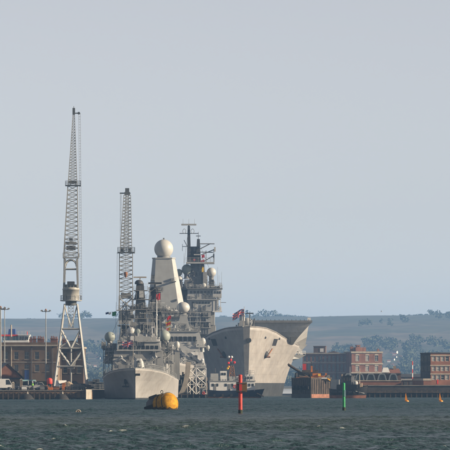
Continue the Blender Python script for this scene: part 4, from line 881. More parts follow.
def quayside():
    z = 2.1
    van(X(1.5, 1022), 1022, z, 'white box van at the far left of the quay', 'white_paint', R(5), 5.4, 2.5)
    van(X(9.5, 1024), 1024, z, 'dark saloon car beside the white van, under the shed eaves', 'navy_paint', R(-8), 4.3, cat='car', name='parked_car')
    van(X(30.5, 1030), 1030, z, 'dark van with a pale teal roof load left of the pickup on the quay', 'slate', R(10), 4.6, 2.0, roofmat='teal_paint')
    van(X(18.8, 1036), 1036, z, 'grey car parked just right of the brick shed', 'mid_grey', R(160), 4.2, cat='car', name='parked_car')
    van(X(61, 1026), 1026, z, 'white van with its nose to the water under the crane', 'white_paint', R(-75), 4.8, 2.15)
    van(X(78, 1042), 1042, z, 'dark grey car between the crane legs', 'slate', R(12), 4.3, cat='car', name='parked_car')
    van(X(84, 1050), 1050, z, 'black car near the quay corner behind the right crane leg', 'black_paint', R(-15), 4.2, cat='car', name='parked_car')
    van(X(54, 1038), 1038, z, 'silver car behind the red tank on the quay', 'pale_grey', R(170), 4.3, cat='car', name='parked_car')
    van(X(70, 1060), 1060, z, 'dark blue van standing behind the crane between its legs', 'navy_paint', R(8), 4.8, 2.0)
    van(X(24, 1044), 1044, z, 'red hatchback parked behind the pale gatepost', 'red_paint', R(175), 4.0, cat='car', name='parked_car')
    van(X(44.5, 1048), 1048, z, 'dark green van behind the grey crate and lamp post', 'weed_green', R(-6), 4.6, 2.0)
    for px, w_, h_, m, lab in ((91.5, 1.9, 1.9, 'slate', 'dark generator box at the left end of the inner jetty'), (96, 1.6, 2.4, 'mast_grey', 'tall dark store box on the inner jetty beside the frigate'), (100.5, 2.0, 1.6, 'boot_dark', 'low black skip on the inner jetty close to the frigate bow')):
        xj, Yj = X(px, 1141), 1141; t = thing('store_box', lab, 'store box', (xj, Yj, 2.2))
        MB().box(xj - w_ / 2, xj + w_ / 2, Yj - 1, Yj + 1, 2.2, 2.2 + h_).build('box', m, t); MB().box(xj - w_ / 2 - .06, xj + w_ / 2 + .06, Yj - 1.06, Yj + 1.06, 2.2 + h_, 2.3 + h_).build('lid', 'mid_grey', t)
        for k in (-.3, .3): MB().box(xj + w_ * k - .25, xj + w_ * k + .25, Yj - 1.04, Yj - 1.005, 2.4, 2.1 + h_).build('door', 'steel_dark', t)
    o = MB().box(X(88, 1138), X(106, 1138), 1137.6, 1137.75, 2.2, 2.28).build('guard_rail', 'pale_grey'); tag(o, 'pale guard rail along the edge of the inner jetty', 'railing'); railing(o, [(X(88, 1138), 1137.67, 2.28), (X(106, 1138), 1137.67, 2.28)], 1.1, .05, 1.2, 'pale_grey')
    # pickup with open hoop frame
    x, Y = X(38.5, 1027), 1027
    t = thing('pickup_truck', 'pale pickup truck with a hoop frame over its bed right of the teal roofed van', 'pickup', (x, Y, z), R(4))
    MB().poly([(-2.4, -.9, .4), (2.4, -.9, .4), (2.4, -.9, 1.0), (1.3, -.9, 1.1), (.8, -.9, 1.75), (-.3, -.9, 1.75), (-.4, -.9, 1.05), (-2.4, -.9, 1.05)], (0, 1.8, 0)).build('body', 'pale_grey', t, world=False)
    MB().poly([(1.1, -.915, 1.12), (.75, -.915, 1.65), (-.2, -.915, 1.65), (-.25, -.915, 1.12)], (0, .012, 0)).build('side_window', 'glass_dark', t, world=False)
    for sx in (-1.5, 1.5):
        for sy in (-1, 1): MB().cyl((sx, sy * .68, .36), (sx, sy * .93, .36), .36, n=14).build('wheel', 'rubber', t, world=False)
    for xx in (-2.3, -1.4, -.6):
        mb = MB(); pr = None
        for k in range(9):
            th = math.pi * k / 8; p = (xx, -.85 * math.cos(th), 1.05 + 1.05 * math.sin(th))
            if pr: mb.bar(pr, p, .07)
            pr = p
        mb.build('hoop', 'white_paint', t, world=False)
    # red fuel tank on orange skid
    x, Y = X(49.6, 1020), 1020
    t = thing('fuel_tank', 'bright red upright tank on an orange skid on the quay', 'tank', (x, Y, z))
    MB().lathe((x, Y, z + 1.35), [(.55, 0), (.62, .1), (.62, 1.0), (.45, 1.25), (.1, 1.35)], 18).build('tank', 'post_red', t)
    MB().box(x - .75, x + .75, Y - .6, Y + .6, z + .05, z + .6).build('skid', 'orange_paint', t)
    for sx in (-.5, .5):
        for sy in (-.4, .4): MB().bar((x + sx, Y + sy, z), (x + sx, Y + sy, z + 1.4), .12).build('leg', 'orange_paint', t)
    # tan tarpaulin heap
    x, Y = X(69.5, 1021), 1021; r = random.Random(3); V = []; n = 12; prof = [(1.0, 0), (.92, .4), (.6, .75), (.25, .95)]
    rings = []
    for f, hz in prof: rings.append([(x + 1.7 * f * math.cos(k * 2 * math.pi / n) * r.uniform(.85, 1.1) - hz * .5, Y + 1.1 * f * math.sin(k * 2 * math.pi / n) * r.uniform(.85, 1.1), z + 1.9 * hz * r.uniform(.9, 1.1)) for k in range(n)])
    o = MB().loft(rings, smooth=False).build('tarpaulin_heap', 'tarp_tan'); tag(recenter(o), 'lumpy tan tarpaulin covered heap on the quay under the crane', 'tarpaulin')
    # pale post and orange marker box
    for px, h, lab, m in ((21.2, 2.2, 'pale stone gatepost standing right of the shed', 'sandstone'), (13.2, 1.5, 'short pale post in front of the shed door', 'stone_trim')):
        x, Y = X(px, 1018), 1018
        t = thing('quay_post', lab, 'post', (x, Y, z))
        MB().box(x - .28, x + .28, Y - .28, Y + .28, z, z + h).build('shaft', m, t); MB().hexa([(x - .36, Y - .36, z + h), (x + .36, Y - .36, z + h), (x + .36, Y + .36, z + h), (x - .36, Y + .36, z + h), (x - .1, Y - .1, z + h + .35), (x + .1, Y - .1, z + h + .35), (x + .1, Y + .1, z + h + .35), (x - .1, Y + .1, z + h + .35)]).build('cap', 'stone_trim', t)
    # stacked crates
    for px, w_, h_, m, lab in ((24.5, 1.2, 1.0, 'white_paint', 'white crate beside the pale gatepost'), (43.5, 1.5, 1.1, 'mid_grey', 'grey crate right of the pickup'), (46.8, .9, .9, 'orange_paint', 'small orange crate left of the red tank'), (63.7, .7, 1.6, 'orange_paint', 'tall orange box beside the white van'), (74.5, 1.6, 1.3, 'slate', 'dark crate right of the tan heap'), (88.3, 1.3, 1.2, 'timber', 'brown timber crate near the quay corner'), (56.5, 1.3, .8, 'rust', 'rusty crate between the red tank and the white van')):
        x, Y = X(px, 1017), 1017
        t = thing('crate', lab, 'crate', (x, Y, z))
        MB().box(x - w_ / 2, x + w_ / 2, Y - .5, Y + .5, z, z + h_).build('box', m, t)
        for k in (.15, .85): MB().box(x - w_ / 2 - .03, x + w_ / 2 + .03, Y - .53, Y - .501, z + h_ * k - .05, z + h_ * k + .05).build('batten', 'timber', t)
    railing(tag(MB().box(X(72, 1014), X(84, 1014), 1014, 1014.1, z, z + .08).build('guard_rail', 'steel_dark'), 'dark guard rail along the quay edge under the right crane leg', 'railing'), [(X(72, 1014), 1014.05, z + .08), (X(84, 1014), 1014.05, z + .08)], 1.0, .04, 1.2, 'steel_dark')
    # floating fenders under the quay
    for px, lab in ((26.5, 'black domed fender float under the storehouse stretch of the quay'), (61.5, 'black domed fender float below the white van and crane')):
        Y = 1007.5; x = X(px, Y)
        t = thing('fender_float', lab, 'fender', (x, Y, 0))
        MB().lathe((x, Y, -.6), [(1.55, 0), (1.65, .5), (1.55, .9), (1.2, 1.4), (.7, 1.75), (.25, 1.9)], 24).build('float', 'rubber', t)
        MB().cyl((x + .2, Y, 1.2), (x + .2, Y, 1.75), .22, .16, 10).build('top_fitting', 'stone_trim', t)
        MB().lathe((x, Y, -.05), [(1.66, 0), (1.72, .1), (1.66, .2)], 24).build('chafe_band', 'timber', t)
quayside()
def person():
    x, Y, z = X(32.6, 1015), 1015, 2.1
    t = thing('person', 'person in a green high visibility vest standing on the quay', 'person', (x, Y, z))
    J = {'pel': (0, 0, .95), 'ch': (0, 0, 1.3), 'nk': (0, 0, 1.5), 'hd': (0, -.02, 1.66), 'hl': (-.1, 0, .9), 'hr': (.1, 0, .9), 'kl': (-.13, -.03, .5), 'kr': (.13, .02, .5), 'al': (-.15, 0, .08), 'ar': (.16, .03, .08), 'tl': (-.16, -.14, .04), 'tr': (.18, -.12, .04),
         'sl': (-.2, 0, 1.42), 'sr': (.2, 0, 1.42), 'el': (-.28, .02, 1.14), 'er': (.28, .02, 1.14), 'wl': (-.28, -.1, .9), 'wr': (.27, -.12, .92)}
    E = [('pel', 'ch'), ('ch', 'nk'), ('nk', 'hd'), ('pel', 'hl'), ('pel', 'hr'), ('hl', 'kl'), ('hr', 'kr'), ('kl', 'al'), ('kr', 'ar'), ('al', 'tl'), ('ar', 'tr'), ('ch', 'sl'), ('ch', 'sr'), ('sl', 'el'), ('sr', 'er'), ('el', 'wl'), ('er', 'wr')]
    rad = {'pel': .15, 'ch': .17, 'nk': .06, 'hd': .11, 'hl': .1, 'hr': .1, 'kl': .065, 'kr': .065, 'al': .05, 'ar': .05, 'tl': .045, 'tr': .045, 'sl': .07, 'sr': .07, 'el': .05, 'er': .05, 'wl': .04, 'wr': .04}
    k = list(J); me = bpy.data.meshes.new('body'); me.from_pydata([J[a] for a in k], [(k.index(a), k.index(b)) for a, b in E], [])
    o = bpy.data.objects.new('body', me); C.objects.link(o); o.parent = t
    sm = o.modifiers.new('skin', 'SKIN'); o.modifiers.new('sub', 'SUBSURF').levels = 1
    if not me.skin_vertices: 
        bpy.context.view_layer.objects.active = o
        me.attributes  # skin layer is created by the modifier below
        import bmesh
        bm = bmesh.new(); bm.from_mesh(me); bm.verts.layers.skin.verify(); bm.to_mesh(me); bm.free()
    for i, a in enumerate(k): me.skin_vertices[0].data[i].radius = (rad[a], rad[a]); me.skin_vertices[0].data[i].use_root = (a == 'pel')
    me.materials.append(MATS['trousers'])
    MB().lathe((0, 0, .98), [(.2, 0), (.215, .2), (.225, .42), (.12, .5)], 14).build('vest', 'hivis', t, world=False)
    MB().sphere((0, -.02, 1.69), .125, 12, 8).build('helmet', 'white_paint', t, world=False)
person()

# ---------------------------------------------------------------- ships
def interp(tab, s_):
    if s_ <= tab[0][0]: return tab[0][1]
    for (a, b), (c, d) in zip(tab[:-1], tab[1:]):
        if s_ <= c:
            f = (s_ - a) / (c - a); return b + (d - b) * f
    return tab[-1][1]
def hull(parent, x0, y0, slope, L, deck_hb, wl_hb, deck_z, rake, boot, mats, flare=1.7, nz=12, stations=None, zlow=-2.0, ydir=1, sharp=True, name='hull', n=60):
    """two-sided lofted hull; bow at y0, running aft along +Y; boot = height of the dark waterline band"""
    mb = MB(); ss = stations or [L * (i / n) ** 1.7 for i in range(n + 1)]
    zfr = [0.0] + [0.0] * 0
    rows = []
    def P(s_, zt, side):
        dz = interp(deck_z, s_); z = zt if zt <= boot else boot + (dz - boot) * ((zt - boot) / (1.0))
        f = max(0, min(1, z / dz)); hb = interp(wl_hb, s_) + (interp(deck_hb, s_) - interp(wl_hb, s_)) * f ** flare
        y = y0 + s_ + rake * (1 - f) * max(0, 1 - s_ / (L * .35)); return (x0 + slope * s_ + side * hb, y, z)
    levels = [zlow, 0.0, boot] + [boot + k / nz for k in range(1, nz + 1)]
    for side in (-1, 1):
        V = []; o = len(mb.v)
        for s_ in ss:
            for zt in levels: V.append(P(s_, zt, side))
        m = len(levels); mb.v += V
        for i in range(len(ss) - 1):
            for k in range(m - 1):
                a = o + i * m + k; q = (a, a + m, a + m + 1, a + 1)
                mb.f.append(q if side > 0 else q[::-1]); mb.m.append(1 if k < 2 else 0); mb.sm.append(True)
    m = len(levels); ns = len(ss)
    for i in range(ns - 1):
        a, b = i * m + m - 1, (i + 1) * m + m - 1; c, d = ns * m + a, ns * m + b
        mb.f.append((a, c, d, b)); mb.m.append(2); mb.sm.append(False)
    la = (ns - 1) * m; lb = ns * m + la
    mb.f.append(tuple([la + k for k in range(m)] + [lb + k for k in range(m - 1, -1, -1)])); mb.m.append(0); mb.sm.append(False)
    mb.f.append(tuple([ns * m + k for k in range(m)] + [k for k in range(m - 1, -1, -1)])); mb.m.append(0); mb.sm.append(False)
    return mb.build(name, mats, parent), P
def whip(parent, p, h, r=.05, mat='pale_grey', name='whip_aerial'):
    p = Vector(p); return MB().cyl(p, p + Vector((0, 0, h)), r, r * .5, 6).build(name, mat, parent)

def frigate():
    Y0 = 1012.0; x0 = X(135, Y0 + 2)
    t = thing('frigate', 'grey navy frigate moored bow on with a gun turret and union flag at its bow', 'warship', (x0, Y0, 0))
    dz = [(0, 6.95), (6, 6.75), (15, 6.2), (27, 5.3), (40, 4.75), (60, 4.5), (130, 4.4)]
    dh = [(0, .12), (3, 1.9), (7, 3.7), (13, 5.6), (20, 7.0), (30, 8.0), (42, 8.45), (70, 8.5), (130, 7.2)]
    wh = [(0, .06), (6, .8), (14, 3.2), (22, 5.4), (32, 7.2), (45, 8.1), (70, 8.3), (130, 6.5)]
    hl, P = hull(t, x0, Y0, .007, 122, dh, wh, dz, 5.5, .38, ['hull_grey', 'boot_dark', 'deck_grey'], 1.5)
    def side(s_, f, sd): return Vector(P(s_, .38 + f, sd))
    # bulwark lip and rails
    for sd in (-1, 1):
        mb = MB(); pr = None
        for s_ in [i * 1.0 for i in range(0, 44)]:
            p = side(s_, 1, sd)
            if pr is not None: mb.bar(pr, p, .14)
            pr = p
        mb.build('gunwale', 'pale_grey', t)
        railing(t, [side(s_, 1, sd) - Vector((sd * .15, 0, 0)) for s_ in (1, 4, 8, 13, 19, 26, 34, 42, 52)], 1.05, .03, 1.6)
        a = side(6.5, .62, sd)
        if sd < 0: MB().box(a.x - .35, a.x + .35, a.y - .5, a.y + .2, a.z - .9, a.z + .2).cyl((a.x, a.y - .4, a.z), (a.x, a.y - .4, a.z - 1.4), .14, n=8).box(a.x - .75, a.x + .75, a.y - .55, a.y - .3, a.z - 1.6, a.z - 1.25).build('anchor', 'black_paint', t)
    MB().box(x0 + .25, x0 + 1.15, Y0 - .25, Y0 + 1.4, 5.25, 5.75).build('bow_fairlead', 'black_paint', t)
    # jackstaff and jack
    js = Vector((x0 - .4, Y0 + 1.0, 6.9))
    MB().cyl(js, (js.x, js.y, Z(339, Y0)), .06, .04, 8).build('jackstaff', 'stone_trim', t)
    flag(t, (js.x, js.y, Z(340.6, Y0)), 2.35, 1.3, union, UNION, .12, -1, 'jack_flag', .12)
    # foredeck: capstan, breakwater, gun
    for sx in (-1.1, 1.1): MB().lathe((x0 + sx, Y0 + 7, 6.6), [(.4, 0), (.25, .3), (.25, .6), (.42, .75)], 12).build('capstan', 'mid_grey', t)
    gy = Y0 + 17; gx = X(138.6, gy); gz = 6.0
    MB().lathe((gx, gy + .9, gz - .3), [(1.5, 0), (1.5, .7)], 20).build('gun_ring', 'ship_grey', t)
    g = MB()
    def rg(w_, y0_, y1_, z_): return [(gx - w_ * .6, gy + y0_, z_), (gx + w_ * .6, gy + y0_, z_), (gx + w_, gy + y0_ + .6, z_), (gx + w_, gy + y1_, z_), (gx - w_, gy + y1_, z_), (gx - w_, gy + y0_ + .6, z_)]
    zb = gz + .4; g.loft([rg(1.25, -.5, 2.6, zb), rg(1.3, -.45, 2.6, zb + .7), rg(1.0, .0, 2.4, zb + 2.1), rg(.62, .5, 2.1, zb + 2.75)])
    gs = g.build('gun_shield', 'pale_grey', t)
    MB().box(gx - .22, gx + .22, gy - .52, gy + .6, zb + .75, zb + 2.3).build('gun_slot', 'black_paint', gs)
    MB().cyl((gx, gy, zb + 1.1), (gx, gy - 5.5, zb + 1.9), .14, .09, 10).cyl((gx, gy - 3, zb + 1.53), (gx, gy - 5.7, zb + 1.93), .05, n=6).build('gun_barrel', 'mid_grey', t)
    MB().cyl((gx, gy - .3, zb + 1.05), (gx, gy - 2.2, zb + 1.35), .24, .19, 10).build('barrel_sleeve', 'ship_grey', t)
    # missile deck block, breakwater
    pbox(t, 'breakwater', 'ship_grey', 118, 160, 364.8, 369.5, Y0 + 22, .15)
    pbox(t, 'missile_silo', 'ship_grey', 126, 152, 361.5, 369, Y0 + 24, 7)
    for k in range(6): MB().box(X(127.5 + k * 4, Y0 + 24), X(130 + k * 4, Y0 + 24), Y0 + 23.94, Y0 + 23.99, Z(368, Y0 + 24), Z(363, Y0 + 24)).build('silo_rib', 'pale_grey', t)
    for a, b in (((116.5, 361.5), (121.8, 356.5)), ((119, 357.2), (125.6, 362.2))):
        Yd = Y0 + 29; MB().cyl(W(a[0], a[1], Yd), W(b[0], b[1], Yd - .6), .32, .3, 10).build('decoy_launcher', 'pale_grey', t)
    for a, b in (((151, 361), (156.5, 356.5)), ((148.5, 361.5), (153.5, 357.5))):
        Yd = Y0 + 29; MB().cyl(W(a[0], a[1], Yd), W(b[0], b[1], Yd - .6), .32, .3, 10).build('decoy_launcher', 'pale_grey', t)
    # bridge block
    Yb = Y0 + 33
    pfrust(t, 'deckhouse', 'ship_grey', (112.5, 164), (114, 162.5), 372, 350.2, Yb, 14, 13.5, .8)
    pfrust(t, 'bridge', 'ship_grey', (117, 161), (118, 159.5), 350.2, 341.5, Yb + .6, 10, 9, .7)
    n = 9
    for k in range(n):
        a = 119.3 + k * 4.45; b = a + 3.4; Yw = Yb + .62
        MB().hexa([(X(a, Yw), Yw, Z(349.2, Yw)), (X(b, Yw), Yw, Z(349.2, Yw)), (X(b, Yw), Yw + .1, Z(349.2, Yw)), (X(a, Yw), Yw + .1, Z(349.2, Yw)), (X(a, Yw + .3), Yw + .32, Z(345.6, Yw)), (X(b, Yw + .3), Yw + .32, Z(345.6, Yw)), (X(b, Yw + .3), Yw + .42, Z(345.6, Yw)), (X(a, Yw + .3), Yw + .42, Z(345.6, Yw))]).build('bridge_window', 'glass_dark', t)
    pbox(t, 'bridge_brow', 'pale_grey', 116.5, 161.5, 350.0, 351.0, Yb + .2, .8)
    pbox(t, 'bridge_roof', 'pale_grey', 117.2, 160.6, 341.2, 342.0, Yb + .9, 9)
    pfrust(t, 'director_house', 'ship_grey', (121, 158), (124, 154), 341.4, 333.5, Yb + 5, 8, 6, 1.0)
    pfrust(t, 'sensor_block', 'pale_grey', (135, 152), (137, 150), 341, 336.5, Yb + 2.5, 2, 1.8)
    railing(t, [W(118, 341.2, Yb + 1.2), W(160, 341.2, Yb + 1.2)], .9, .03, 1.2)
    for px, py, r_, m in ((131, 331, 4.1, 'radome_white'), (137.5, 331.6, 3.0, 'radome_green')):
        Yr = Yb + 8; radome(t, W(px, py, Yr), r_ * Yr / F, m, 1.0)
    # bridge wings
    for (a, b, sd) in ((104.2, 117, -1), (160, 173.5, 1)):
        pbox(t, 'bridge_wing', 'mid_grey', a, b, 362.6, 363.7, Yb + 1, 6); pbox(t, 'bridge_wing', 'ship_grey', a + 1, b - 1, 350.6, 351.6, Yb + 2, 5)
        railing(t, [W(a, 362.6, Yb + 1), W(b, 362.6, Yb + 1)], 1.05, .04, .8); railing(t, [W(a + 1, 350.6, Yb + 2), W(b - 1, 350.6, Yb + 2)], 1.0, .04, .8)
        for k in range(4):
            px = a + .8 + k * (b - a - 1.6) / 3; MB().bar(W(px, 377, Yb + 1.3), W(px, 351, Yb + 2.2), .14).build('stanchion', 'ship_grey', t)
        MB().bar(W(a + 1, 362, Yb + 1.2), W(b - 1, 352, Yb + 2), .12).bar(W(a + 1, 376, Yb + 1.2), W(b - 1, 364, Yb + 2), .12).build('wing_brace', 'pale_grey', t)
        mid = (a + b) / 2
        MB().box(X(mid - 3.2, Yb + 3), X(mid + 3.4, Yb + 3), Yb + 3, Yb + 6, Z(361, Yb + 3), Z(352, Yb + 3)).build('wing_locker', 'mid_grey', t)
    clutter(t, 26, (105, 116), (350.6, 362.6, 362.6), (Yb + 2.2, Yb + 4), 11, ('mid_grey', 'ship_grey', 'mast_grey', 'pale_grey'))
    clutter(t, 30, (161, 173), (350.6, 362.6, 362.6), (Yb + 2.2, Yb + 4), 12, size=(.3, 1.0))
    clutter(t, 18, (124, 155), (0,), (Y0 + 11, Y0 + 19), 13, size=(.25, .6), floor=6.3)
    clutter(t, 22, (118, 160), (341.2,), (Yb + 1.5, Yb + 4.5), 14, size=(.25, .8))
    wallkit(t, 26, (115, 162), (353, 368), Yb + .1, 51, slope=.035); wallkit(t, 12, (126, 153), (335, 340.5), Yb + 5.2, 52, slope=.1); wallkit(t, 8, (119, 160), (342.3, 344.2), Yb + .9, 53, k=.5)
    # satcom radomes on posts at both beams
    for px, py, r_, m, b_ in ((109.8, 337, 5.3, 'radome_green', 1.5), (164.2, 336.2, 6.2, 'radome_green', 1.2)):
        Yr = Yb + 16; radome(t, W(px, py, Yr), r_ * Yr / F, m, b_)
        pfrust(t, 'radome_support', 'ship_grey', (px - 5.5, px + 5.5), (px - 3.5, px + 3.5), 360, py + 9.2, Yr - 1, 2.6, 2)
    for a, b, sd in ((102.5, 121, 15), (158, 174, 25)):
        pbox(t, 'radome_deck', 'mid_grey', a, b, 348.6, 349.8, Yb + 13, 8); railing(t, [W(a, 348.6, Yb + 13), W(b, 348.6, Yb + 13)], 1.0, .04, 1, 'pale_grey')
        clutter(t, 12, (a + 1, b - 1), (348.6,), (Yb + 13.4, Yb + 15), sd, ('mid_grey', 'mast_grey', 'ship_grey', 'pale_grey'))
        for k in range(3): MB().bar(W(a + 1 + k * (b - a - 2) / 2, 376, Yb + 14), W(a + 1 + k * (b - a - 2) / 2, 349.8, Yb + 14), .16).build('stanchion', 'mid_grey', t)
    # upper deckhouse behind bridge
    pbox(t, 'superstructure', 'ship_grey', 121, 166, 345, 374, Yb + 15, 40)
    pfrust(t, 'mast_house', 'mid_grey', (126, 158), (130, 154), 345, 322, Yb + 17, 9, 7, 1)
    clutter(t, 24, (123, 158), (345,), (Yb + 15, Yb + 17), 16, ('mid_grey', 'mast_grey', 'ship_grey', 'pale_grey'))
    # foremast with rotating radar bar
    Ym = Yb + 21; zz = lambda py: Z(py, Ym)
    pfrust(t, 'foremast', 'mid_grey', (134, 147.5), (136, 144.8), 330, 298, Ym, 3.2, 2.4, .4)
    pfrust(t, 'foremast_head', 'mast_grey', (135, 145), (136.5, 143.5), 298, 283, Ym + .3, 2.3, 1.6, .3)
    for py, a, b in ((309, 128, 153), (299, 131, 150), (290, 133.5, 147.5), (318, 126, 156)):
        pbox(t, 'mast_platform', 'mid_grey', a, b, py, py + .9, Ym - .6, 3.4); railing(t, [W(a, py, Ym - .6), W(b, py, Ym - .6)], .9, .035, .8, 'mid_grey')
    MB().sphere(W(139, 283.2, Ym + .8), 1.0, 16, 10, sz=.8, zmin=-.3).build('radar_housing', 'mast_grey', t)
    c = W(140, 277.3, Ym + .8); MB().box(c.x - 1.5, c.x + 1.5, c.y - .2, c.y + .2, c.z - .16, c.z + .16).bar((c.x, c.y, c.z - .9), (c.x, c.y, c.z), .25).build('radar_bar', 'stone_trim', t)
    pbox(t, 'lit_mast_patch', 'radome_white', 139.2, 143.5, 291, 297.6, Ym - .9, .8)  # white box paints in the sunlit part of the foremast
    for k, (px, py) in enumerate(((130, 300), (150, 300), (127.5, 309), (152.5, 309), (148, 290), (133, 290))):
        whip(t, W(px, py, Ym - .3), 2.2, .04, 'pale_grey')
    for px, py, l_ in ((146.5, 313.5, 6), (131, 305, 5)):
        MB().bar(W(px - l_, py, Ym - .8), W(px + l_, py, Ym - .8), .1).build('yard_arm', 'pale_grey', t)
    clutter(t, 30, (130, 151), (299, 309, 309, 318, 318), (Ym - .5, Ym - .1), 17, ('mid_grey', 'mast_grey', 'ship_grey', 'pale_grey', 'steel_dark'), (.25, .7))
    wallkit(t, 30, (129, 155), (325, 343), Yb + 17.2, 54, slope=.03); wallkit(t, 18, (136.5, 146), (300, 328), Ym + .05, 55, k=.7, slope=.012); wallkit(t, 34, (123, 165), (348, 371), Yb + 15, 56)
    # mainmast: dark drum with black radar bar, red pennant
    Yn = Y0 + 84; zn = lambda py: Z(py, Yn)
    pfrust(t, 'mainmast', 'mast_grey', (150, 162.5), (151.5, 161), 340, 309, Yn, 3.4, 2.6, .2)
    MB().lathe((X(155.6, Yn), Yn + 1.4, zn(309)), [(1.15, 0), (1.1, 1.2), (1.35, 1.5), (1.35, 2.2), (1.2, 2.4), (1.25, 4.2), (1.5, 4.4), (1.45, 4.9), (.8, 5.3)], 20).build('mast_drum', 'mast_grey', t)
    MB().lathe((X(155.6, Yn), Yn + 1.4, zn(292)), [(1.7, 0), (1.8, .15), (1.2, .25)], 20).build('drum_gallery', 'mast_grey', t)
    cx = X(155.6, Yn); rr = 1.72
    railing(t, [(cx + rr * math.cos(k * math.pi / 6), Yn + 1.4 + rr * math.sin(k * math.pi / 6), zn(291)) for k in range(13)], .9, .04, .9, 'mast_grey')
    c = W(155, 283.2, Yn + 1.4); MB().box(c.x - 1.6, c.x + 1.6, c.y - .3, c.y + .3, c.z - .2, c.z + .2).bar((c.x, c.y, c.z - 1.2), (c.x, c.y, c.z), .4).build('radar_bar', 'black_paint', t)
    for py, a, b in ((311, 143, 174), (308, 148, 165)):
        pbox(t, 'mast_platform', 'mid_grey', a, b, py, py + 1.0, Yn - .4, 3); railing(t, [W(a, py, Yn - .4), W(b, py, Yn - .4)], .9, .035, .8, 'pale_grey')
    clutter(t, 22, (144, 172), (311,), (Yn - .3, Yn + 1), 18, ('white_paint', 'mast_grey', 'mid_grey', 'pale_grey'), (.25, .7))
    flag(t, W(160.5, 293.3, Yn - .6), .95, 1.55, lambda u, v: 0, ['flag_red'], .3, -1, 'red_pennant', .1, 8, 8)
    wallkit(t, 14, (152, 161), (313, 336), Yn + .05, 57, ('mid_grey', 'steel_dark', 'mast_grey'), .7)
    # signal pole and hoist
    Yp = Yb + 19
    MB().cyl(W(156.7, 372, Yp), W(156.7, 299.5, Yp), .16, .1, 10).build('signal_pole', 'white_paint', t)
    MB().sphere(W(156.7, 315, Yp), .22, 10, 6).build('signal_lamp', 'white_paint', t)
    MB().bar(W(150, 303, Yp), W(165, 303, Yp), .1).build('yard_arm', 'white_paint', t)
    Yf = Yp + 4
    MB().cyl(W(171.6, 311, Yf), W(169.5, 340, Yf), .025, n=5).build('halyard', 'cable', t)
    flag(t, W(171.2, 315.8, Yf), 1.7, .8, lambda u, v: 2 if u < .6 else 1, UNION, .7, -1, 'signal_flag', .1, 10, 6)
    flag(t, W(171.0, 321.3, Yf), 1.2, 1.0, lambda u, v: 0 if abs(v - .5) > .2 else 1, ['flag_yellow', 'flag_red'], .25, -1, 'signal_flag', .1, 8, 8)
    flag(t, W(170.6, 327.6, Yf), .9, .7, lambda u, v: 0 if u < .5 else 1, ['flag_yellow', 'flag_red'], .2, -1, 'signal_flag', .1, 8, 8)
    # port and left halyard flags
    MB().cyl(W(116.2, 302, Yf), W(115.4, 340, Yf), .025, n=5).build('halyard', 'cable', t)
    flag(t, W(116.2, 311.5, Yf), .95, 1.0, lambda u, v: 0, ['flag_green'], .1, -1, 'green_flag', .1, 8, 8)
    flag(t, W(108.6, 312.2, Yf), .7, .45, lambda u, v: 0, ['flag_blue'], .1, -1, 'dark_pennant', .06, 6, 6)
    flag(t, W(111.2, 312.3, Yf), .6, .5, lambda u, v: 0, ['flag_white'], .1, -1, 'white_pennant', .06, 6, 6)
    MB().cyl(W(106, 312.1, Yf), W(117, 311.8, Yf), .02, n=5).build('halyard', 'cable', t)
    Yl = Yb + 24
    lattice(MB(), quad(X(124.5, Yl), Yl, Z(345, Yl), .8, .8), quad(X(124.5, Yl), Yl, Z(302, Yl), .35, .35), 9, .13, .08, 'X').build('lattice_mast', 'mid_grey', t)
    for py, l_ in ((306, 5), (312, 6), (320, 6.5), (329, 5)): MB().bar(W(124.5 - l_, py, Yl), W(124.5 + l_, py, Yl), .12).build('yard_arm', 'pale_grey', t)
    rr_ = random.Random(77)
    for k in range(26):
        px = rr_.uniform(119, 161); py = rr_.choice((303, 306, 309, 312, 318, 320, 329)); Yk = rr_.choice((Yl, Ym, Yn)) - .6; w_ = rr_.uniform(1.5, 4.5)
        c = W(px, py, Yk); MB().bar((X(px - w_, Yk), Yk + .5, c.z), (X(px + w_, Yk), Yk + .5, c.z), .09).bar((c.x, Yk + .5, c.z - .7), (c.x, Yk + .5, c.z + rr_.uniform(.5, 1.4)), .08).build('dipole_aerial', rr_.choice(('pale_grey', 'white_paint', 'mast_grey', 'mid_grey')), t)
    for a, b in (((124.5, 302), (139, 288)), ((139, 285), (118, 345)), ((155.5, 288), (172, 345)), ((155.5, 288), (139, 300)), ((144, 299), (160, 341)), ((124.5, 304), (106, 349)), ((156.7, 300), (176, 352))): MB().cyl(W(*a, Ym + 2), W(*b, Ym), .035, n=5).build('rigging_wire', 'cable', t)
    # funnel and hangar aft
    pfrust(t, 'funnel', 'ship_grey', (143, 157), (145, 155), 345, 330, Yb + 34, 9, 7, 1)
    pbox(t, 'hangar', 'ship_grey', 124, 160, 352, 376, Y0 + 92, 16)
    for px, py, r_ in ((172, 347.5, 2.6), (177.2, 345, 2.5)):
        Yr = Yb + 30; radome(t, W(px, py, Yr), r_ * Yr / F, 'radome_white', .8, 1.5)
        pbox(t, 'radome_support', 'ship_grey', px - 2.5, px + 2.5, py + 7, 380, Yr - .6, 1.4)
    for px, py, h_ in ((121, 333, 5), (126, 333, 4), (152, 333, 5), (147.5, 333, 3.5), (160, 341, 6), (118, 341, 5)): whip(t, W(px, py, Yb + 7), h_)
    MB().cyl(W(140, 284, Ym), W(155.5, 284, Yn), .03, n=5).cyl(W(133, 331, Yb + 6), W(137, 290, Ym), .03, n=5).cyl(W(150, 331, Yb + 6), W(144, 290, Ym), .03, n=5).build('rigging', 'cable', t)
frigate()

